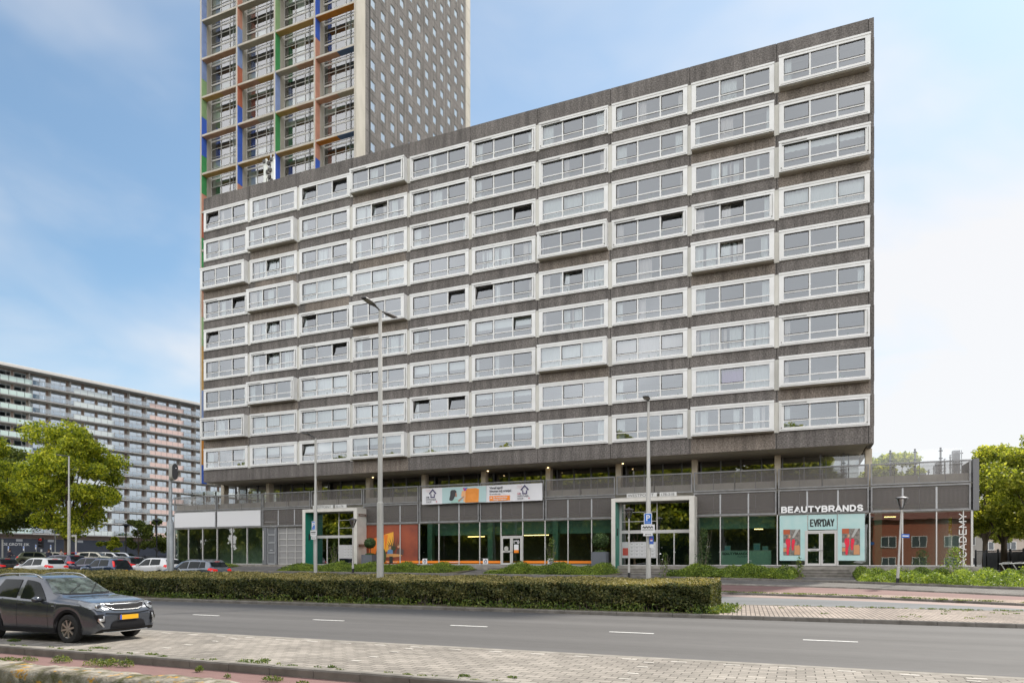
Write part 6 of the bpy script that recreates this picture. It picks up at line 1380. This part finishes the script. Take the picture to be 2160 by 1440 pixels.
    # lamps
    if tail=='tall':
        for s in (-1,1): patch('tail_light',[(s*hw*.86,.60*H),(s*hw*.72,.62*H),(s*hw*.60,.86*H),(s*hw*.70,.88*H)],'x-',M_tail,.012)
        patch('black_tailgate',[(-hw*.70,.52*H),(hw*.70,.52*H),(hw*.68,.69*H),(-hw*.68,.69*H)],'x-',M_cgl,.006)
    else:
        for s in (-1,1): patch('tail_light',[(s*hw*.90,.52*H),(s*hw*.42,.54*H),(s*hw*.42,.60*H),(s*hw*.88,.655*H)],'x-',M_tail,.012); patch('tail_light',[(U(0.004),.53*H),(U(.075),.58*H),(U(.07),.66*H),(U(.01),.65*H)],'y-' if s<0 else 'y+',M_tail,.012)
    m=MB(); m.box(U(.095),U(.105),-.18,.18,.925*H,.94*H); m.build('brake_light',M_tail,t)
    patch('rear_plate',[(-.26,.40*H),(.26,.40*H),(.26,.475*H),(-.26,.475*H)],'x-',M_yel,.012,sub=1)
    # wheels
    for xc in (xr_,xf):
        for s in (-1,1):
            yo=s*(hw*.985); m=MB(); w_=.21
            m.lathe([(rw*.62,yo-s*.02),(rw*.70,yo),(rw*.93,yo-s*.005),(rw,yo-s*.04),(rw,yo-s*(w_-.03)),(rw*.9,yo-s*w_),(rw*.4,yo-s*w_)],(xc,0,rw),axis='y',n=36)
            o=m.build('wheel',M_tyre,t,smooth=35)
            m=MB(); m.lathe([(rw*.66,yo-s*.015),(rw*.60,yo-s*.03),(rw*.58,yo-s*.09)],(xc,0,rw),axis='y',n=30,mi=0); m.lathe([(rw*.58,yo-s*.085),(0,yo-s*.08)],(xc,0,rw),axis='y',n=20,mi=1)
            ns=8 if hero else 6
            for k in range(ns):
                a=2*math.pi*k/ns+.2; c,s_=math.cos(a),math.sin(a); p0=Vector((xc+c*rw*.10,yo-s*.035,rw+s_*rw*.10)); p1=Vector((xc+c*rw*.62,yo-s*.022,rw+s_*rw*.62)); mid=(p0+p1)/2; ax=(p1-p0)/2; sd=Vector((-s_,0,c))*rw*(.065 if hero else .07); m.obox(mid,ax,sd,Vector((0,.012,0)),0)
            m.lathe([(rw*.15,yo-s*.04),(rw*.13,yo-s*.015),(0,yo-s*.012)],(xc,0,rw),axis='y',n=14,mi=0); m.build('rim',[M_rim,M_lampd],o,smooth=30)
    # mirrors
    for s in (-1,1):
        m=MB(); mx=U({'suv':.665,'hatch':.66,'estate':.65,'hero':.60}[kind]); c=(mx,s*(hw+.07),belt(.66)*H+.04)
        bm=bmesh.new(); bmesh.ops.create_icosphere(bm,subdivisions=3,radius=1); 
        for v in bm.verts: v.co=Vector((v.co.x*.075*(1 if v.co.x>0 else .55),v.co.y*.125,v.co.z*.075))+Vector(c)
        me=bpy.data.meshes.new('mirror'); bm.to_mesh(me); bm.free(); me.materials.append(paint if not hero else paint); me.polygons.foreach_set('use_smooth',[True]*len(me.polygons)); o=link('mirror',me,t)
        m.tube([(mx+.02,s*(hw*.93),belt(.66)*H+.0),(mx,s*(hw+.02),belt(.66)*H+.0)],.028,8); m.build('stalk',M_clad,o)
    if roofc: patch('roof_panel',[(U(.15),-hw*.60),(U(.55),-hw*.62),(U(.55),hw*.62),(U(.15),hw*.60)],'z',roofc,.006)
    if rails or hero:
        for s in (-1,1):
            m=MB(); pts=[]
            for i in range(15):
                u=.13+(.52-.13)*i/14; e=min(i,14-i); h=tz(u)-.012*H+(.05 if e>=2 else (.005,.035)[e]); pts.append((U(u),s*hw*.635,h))
            m.tube(pts,.017,8); 
            for i in (1,7,13): m.box(pts[i][0]-.05,pts[i][0]+.05,s*hw*.635-.012,s*hw*.635+.012,pts[i][2]-.07,pts[i][2])
            m.build('roof_rail',M_chrome if hero else M_steel,t,smooth=50)
    if hero:
        F_=lambda y,z:(y,z)
        # cladding: arches, sills
        for xc in (xr_,xf):
            for ax,s in (('y-',-1),('y+',1)):
                m=MB(); N_=22
                for i in range(N_):
                    for (r0,r1) in ((ra-.005,ra+.055),):
                        q=[]
                        for (a,r_) in ((math.pi*(-.06+1.12*i/N_),r0),(math.pi*(-.06+1.12*(i+1)/N_),r0),(math.pi*(-.06+1.12*(i+1)/N_),r1),(math.pi*(-.06+1.12*i/N_),r1)):
                            x=xc+r_*math.cos(a); z=rw+r_*math.sin(a); h=bvh.ray_cast(Vector((x,s*5,z)),Vector((0,-s,0))); yy=(h[0].y if h[0] else s*hw*.95); 
                            if abs(yy)<hw*.85: yy=s*hw*.955
                            q.append((x,yy+s*(.022 if r_==r0 else .012),z))
                        m.add(q,[(0,1,2,3)])
                m.build('arch_trim',M_clad,t,smooth=40)
        for s in (-1,1): m=MB(); m.box(U(.29),U(.72),s*hw*.985-.03,s*hw*.985+.025,.135*H+.02,.135*H+.12); m.build('sill_trim',M_clad,t)
        # front: grille, chrome frame, headlamps, lower intake, fog lamps, plate, skid bar
        patch('grille',[(-.56,.565*H),(-.30,.545*H),(0,.54*H),(.30,.545*H),(.56,.565*H),(.50,.52*H),(.28,.488*H),(-.28,.488*H),(-.50,.52*H)],'x+',M_clad,.012)
        def barline(nm,pts,r_,m_):
            m=MB(); q=[]
            for (y,z) in pts:
                h=bvh.ray_cast(Vector((5,y,z)),Vector((-1,0,0))); 
                if h[0] is not None: q.append(h[0]+Vector((.018,0,0)))
            m.tube(q,r_,8); m.build(nm,m_,t,smooth=60)
        barline('chrome_trim',[(-.60,.572*H),(-.50,.571*H),(-.36,.556*H),(-.2,.562*H),(0,.560*H),(.2,.562*H),(.36,.556*H),(.50,.571*H),(.60,.572*H)],.011,M_chrome)
        barline('chrome_trim',[(-.58,.562*H),(-.46,.505*H),(-.32,.482*H),(-.15,.478*H),(.15,.478*H),(.32,.482*H),(.46,.505*H),(.58,.562*H)],.013,M_chrome)
        for s in (-1,1):
            pts=[(s*.58,.50*H),(s*.66,.468*H),(s*.78,.485*H),(s*.855,.53*H),(s*.88,.578*H),(s*.78,.585*H),(s*.60,.572*H)]
            o=patch('headlight',pts,'x+',M_headl,.014); sd='y-' if s<0 else 'y+'
            q=patch('headlight',[(U(.985),.50*H),(U(.975),.555*H),(U(.93),.585*H),(U(.87),.612*H),(U(.862),.603*H),(U(.91),.545*H),(U(.95),.50*H)],sd,M_headl,.012)
            h=bvh.ray_cast(Vector((5,s*.72,.535*H)),Vector((-1,0,0)))
            if h[0]: 
                m=MB(); m.lathe([(.0,h[0].x+.045),(.045,h[0].x+.04),(.052,h[0].x+.0)],(0,s*.72,.535*H),axis='x',n=16,mi=0); m.lathe([(.052,h[0].x+.034),(.062,h[0].x+.03),(.066,h[0].x-.01)],(0,s*.72,.535*H),axis='x',n=16,mi=1); m.build('lamp_lens',[M_lampd,M_chrome],o,smooth=60)
            patch('fog_lamp_recess',[(s*.62,.30*H),(s*.80,.30*H),(s*.84,.42*H),(s*.66,.43*H)],'x+',M_clad,.008)
            patch('fog_lamp_trim',[(s*.66,.245*H),(s*.70,.245*H),(s*.80,.335*H),(s*.79,.37*H),(s*.70,.365*H),(s*.69,.40*H),(s*.66,.40*H),(s*.67,.33*H),(s*.745,.325*H)],'x+',M_chrome,.022,sub=1)
        patch('lower_intake',[(-.50,.20*H),(.50,.20*H),(.44,.30*H),(.36,.325*H),(-.36,.325*H),(-.44,.30*H)],'x+',M_clad,.010)
        for s in (-1,1): barline('lamp_strip',[(s*.60,.570*H),(s*.70,.580*H),(s*.80,.583*H),(s*.86,.578*H)],.010,M_chrome)
        barline('bumper_bar',[(-.62,.165*H),(-.4,.155*H),(0,.152*H),(.4,.155*H),(.62,.165*H)],.018,M_chrome)
        barline('bumper_crease',[(-.60,.44*H),(-.3,.425*H),(0,.42*H),(.3,.425*H),(.60,.44*H)],.012,M_clad)
        h=bvh.ray_cast(Vector((5,0,.37*H)),Vector((-1,0,0))); hx=h[0].x+.03
        m=MB(); m.box(hx,hx+.012,-.26,.26,.335*H,.335*H+.11,0); m.box(hx+.0125,hx+.015,-.26,-.21,.335*H,.335*H+.11,1); m.build('front_plate',[M_yel,M_pblue],t)
        # handles, wipers, indicator, antenna fin, mirror skirt, door gaps
        for s in (-1,1):
            for u in (.25,.455):
                h=bvh.ray_cast(Vector((U(u),s*5,.575*H)),Vector((0,-s,0))); m=MB(); m.obox(h[0]+Vector((0,s*.03,0)),(.095,0,0),(0,.012,0),(0,0,.014)); m.build('door_handle',paint,t)
            m=MB()
            for u,zlo,zhi in ((.42,.16,.62),(.66,.17,.60),(.27,.32,.62)):
                for i in range(14):
                    za,zb=(zlo+(zhi-zlo)*i/14)*H,(zlo+(zhi-zlo)*(i+1)/14)*H; q=[]
                    for (dx,z) in ((-.004,za),(.004,za),(.004,zb),(-.004,zb)):
                        h=bvh.ray_cast(Vector((U(u)+dx,s*5,z)),Vector((0,-s,0))); q.append(h[0]+Vector((0,s*.003,0)) if h[0] else Vector((U(u)+dx,s*hw,z)))
                    m.add(q,[(0,1,2,3)])
            for z in (.60,):
                pass
            m.build('door_gap',M_under,t)
            h=bvh.ray_cast(Vector((U(.70),s*5,.54*H)),Vector((0,-s,0))); m=MB(); m.obox(h[0]+Vector((0,s*.008,0)),(.04,0,0),(0,.006,0),(0,0,.015)); m.build('side_indicator',M_headl,t)
        m=MB(); m.add([(U(.17),-.02,tz(.17)),(U(.17),.02,tz(.17)),(U(.13),0,tz(.13)+.085),(U(.21),0,tz(.21)-.0)],[(0,1,2),(0,3,1),(0,2,3),(1,3,2)]); m.build('antenna_fin',M_lampd,t)
        for (y0,y1,z1) in ((-.45,.10,.12),(.15,.62,.14)):
            q=[]
            for i in range(6):
                f_=i/5; y=y0+(y1-y0)*f_; z=zc+.02+z1*f_*1.6; h=bvh.ray_cast(Vector((5,y,z)),Vector((-1,0,0))); q.append(h[0]+Vector((.03,0,.015)))
            m=MB(); m.tube(q,.008,5); m.build('wiper',M_clad,t)
        # dark interior line under windscreen
        patch('cowl',[(-hw*.80,zc+.028),(-hw*.4,zc+.012),(0,zc+.008),(hw*.4,zc+.012),(hw*.80,zc+.028),(hw*.8,zc+.0),(0,zc-.02),(-hw*.8,zc+.0)],'x+',M_clad,.004,sub=2)
    return t
def paint(name,c,metal=.0,rough=.28,c2=None): return mat(name,c,rough,metal=metal,coat=.8,spec=.5)
hero_p=paint('paint_graphite',(.075,.083,.10),.5,.22)
car('parked_car','dark grey small SUV with silver roof rails parked facing right by the near kerb',4.60,1.86,1.655,'hero',hero_p,(-17.6,11.9,0),R(2),hero=True)
wht=paint('paint_white',(.66,.66,.65),0,.3); nvy=paint('paint_navy',(.03,.05,.10),.4,.25); gry=paint('paint_grey_blue',(.13,.15,.175),.5,.25); blk=paint('paint_black',(.012,.012,.016),.2,.2); prp=paint('paint_dark_purple',(.03,.025,.06),.4,.2); redp=paint('paint_red',(.42,.02,.02),.2,.3); crm=paint('paint_cream',(.60,.56,.45),.1,.3); slv=paint('paint_silver',(.42,.43,.45),.6,.3); olv=paint('paint_olive',(.12,.13,.08),.3,.3)
def place(px_rear,Y): # rear end at pixel column px
    return xat(px_rear,Y)
def q(label,L_,W,H,kind,p,pxr,Y,yaw=180,dz=0,**k):
    x=xat(pxr,Y)-L_/2; return car('c',label,L_,W,H,kind,p,(x,Y,G(x,Y)+dz-.02),R(yaw),group=k.pop('grp',None),**k)
q('grey blue estate car with red tail lights, last in the queue beside the camera pole',4.5,1.82,1.47,'estate',gry,470,31.8,rails=True)
q('small white hatchback in the queue just ahead of the grey blue estate',4.0,1.72,1.45,'hatch',wht,372,34.9)
q('small navy car with tall pillar tail lights in the middle of the queue',3.6,1.65,1.47,'hatch',nvy,262,32.2,tail='tall')
q('black car half hidden behind the navy one with tall tail lights',4.1,1.75,1.50,'hatch',blk,297,35.6)
q('dark purple car nose showing behind the navy car',4.2,1.75,1.46,'hatch',prp,233,35.2)
q('white hatchback with dark rear window in the queue near the left edge',4.0,1.75,1.50,'hatch',wht,124,32.2)
q('dark blue SUV with long red tail lights behind the white hatchback',4.4,1.82,1.62,'suv',prp,170,36.0,dz=.05)
q('dark car cut off by the left picture side in the queue',4.3,1.8,1.5,'hatch',blk,24,33.0)
far_=[('olive green car parked beyond the traffic light',84,78,olv,.4),('pale car parked right of the traffic light',123,80,crm,.4),('red car parked before the navy wall',172,80,redp,.2),('cream coupe parked right of the red car',202,78,crm,.2),('white car parked between the cream coupe and the far pale one',236,80,wht,.1),('pale silver car at the right end of the far parked row',264,82,slv,.1),('white van like car partly behind the black park lamp',104,88,wht,.3)]
for lab,px,d,p,yw in far_:
    x,y=tp(px,d); car('c',lab,4.3,1.78,1.48,'hatch',p,(x,y,1.47),yw+.35,group='cars parked before the navy wall')
# cyclists / people far off by the parked cars
M_cl1=mat('jacket_dark',(.04,.04,.06),.8); M_cl2=mat('jacket_pale',(.5,.42,.38),.8); M_skin=mat('skin',(.45,.27,.19),.6); M_hair=mat('hair_brown',(.07,.04,.025),.8)
def person(px,d,label,jm,lean=0.):
    x,y=tp(px,d); t=thing('person',label,'person',(x,y,1.47),rz=.4); bm=bmesh.new()
    J={'pel':((0,0,.92),.15),'ch':((lean,0,1.28),.17),'nk':((lean*1.3,0,1.50),.06),'hd':((lean*1.45,0,1.62),.10),'ht':((lean*1.5,0,1.74),.085),'hl':((0,.1,.88),.10),'kl':((.06,.11,.48),.065),'fl':((0,.11,.08),.05),'tl':((.16,.12,.04),.04),'hr':((0,-.1,.88),.10),'kr':((.1,-.11,.48),.065),'fr':((.12,-.11,.08),.05),'tr':((.28,-.12,.04),.04),
       'sl':((lean,.19,1.40),.07),'el':((lean+.12,.25,1.14),.048),'wl':((lean+.32,.22,1.05),.035),'gl':((lean+.40,.21,1.05),.035),'sr':((lean,-.19,1.40),.07),'er':((lean+.12,-.25,1.14),.048),'wr':((lean+.32,-.22,1.05),.035),'gr':((lean+.40,-.21,1.05),.035)}
    Ed=[('pel','ch'),('ch','nk'),('nk','hd'),('hd','ht'),('pel','hl'),('hl','kl'),('kl','fl'),('fl','tl'),('pel','hr'),('hr','kr'),('kr','fr'),('fr','tr'),('ch','sl'),('sl','el'),('el','wl'),('wl','gl'),('ch','sr'),('sr','er'),('er','wr'),('wr','gr')]
    ks=list(J); me=bpy.data.meshes.new('body'); me.from_pydata([J[k][0] for k in ks],[(ks.index(a),ks.index(b)) for a,b in Ed],[]); o=link('body',me,t); me.materials.append(M_skin)
    s=o.modifiers.new('s','SKIN'); me.skin_vertices[0].data[0].use_root=True
    for i,k in enumerate(ks): me.skin_vertices[0].data[i].radius=(J[k][1],J[k][1])
    o.modifiers.new('u','SUBSURF').levels=1
    m=MB(); m.lathe([(.17,.86),(.20,1.0),(.19,1.2),(.21,1.40),(.10,1.47),(.06,1.49)],(lean*.7,0,0),n=12); 
    for s_ in (-1,1): m.tube([(lean,s_*.20,1.40),(lean+.12,s_*.26,1.14),(lean+.30,s_*.225,1.06)],[.085,.068,.055],8)
    m.build('jacket',jm,t,smooth=60); m=MB(); m.lathe([(.0,1.80),(.08,1.78),(.115,1.70),(.11,1.62),(.07,1.56)],(lean*1.45-.02,0,0),n=12); m.build('hair',M_hair,t,smooth=60)
    m=MB()
    for s_,kx,fx_ in ((1,.06,0),(-1,.1,.12)): m.tube([(0,s_*.1,.90),(kx,s_*.11,.48),(fx_,s_*.11,.10)],[.115,.082,.07],8)
    m.build('trousers',M_cl1,t,smooth=60)
person(18,74,'person in dark jacket at the far left beside the blue plates',M_cl1,.1); person(99,76,'person with dark coat walking right of the traffic light',M_cl1,.15); person(128,77,'person in pale jacket before the parked cars',M_cl2,.05)
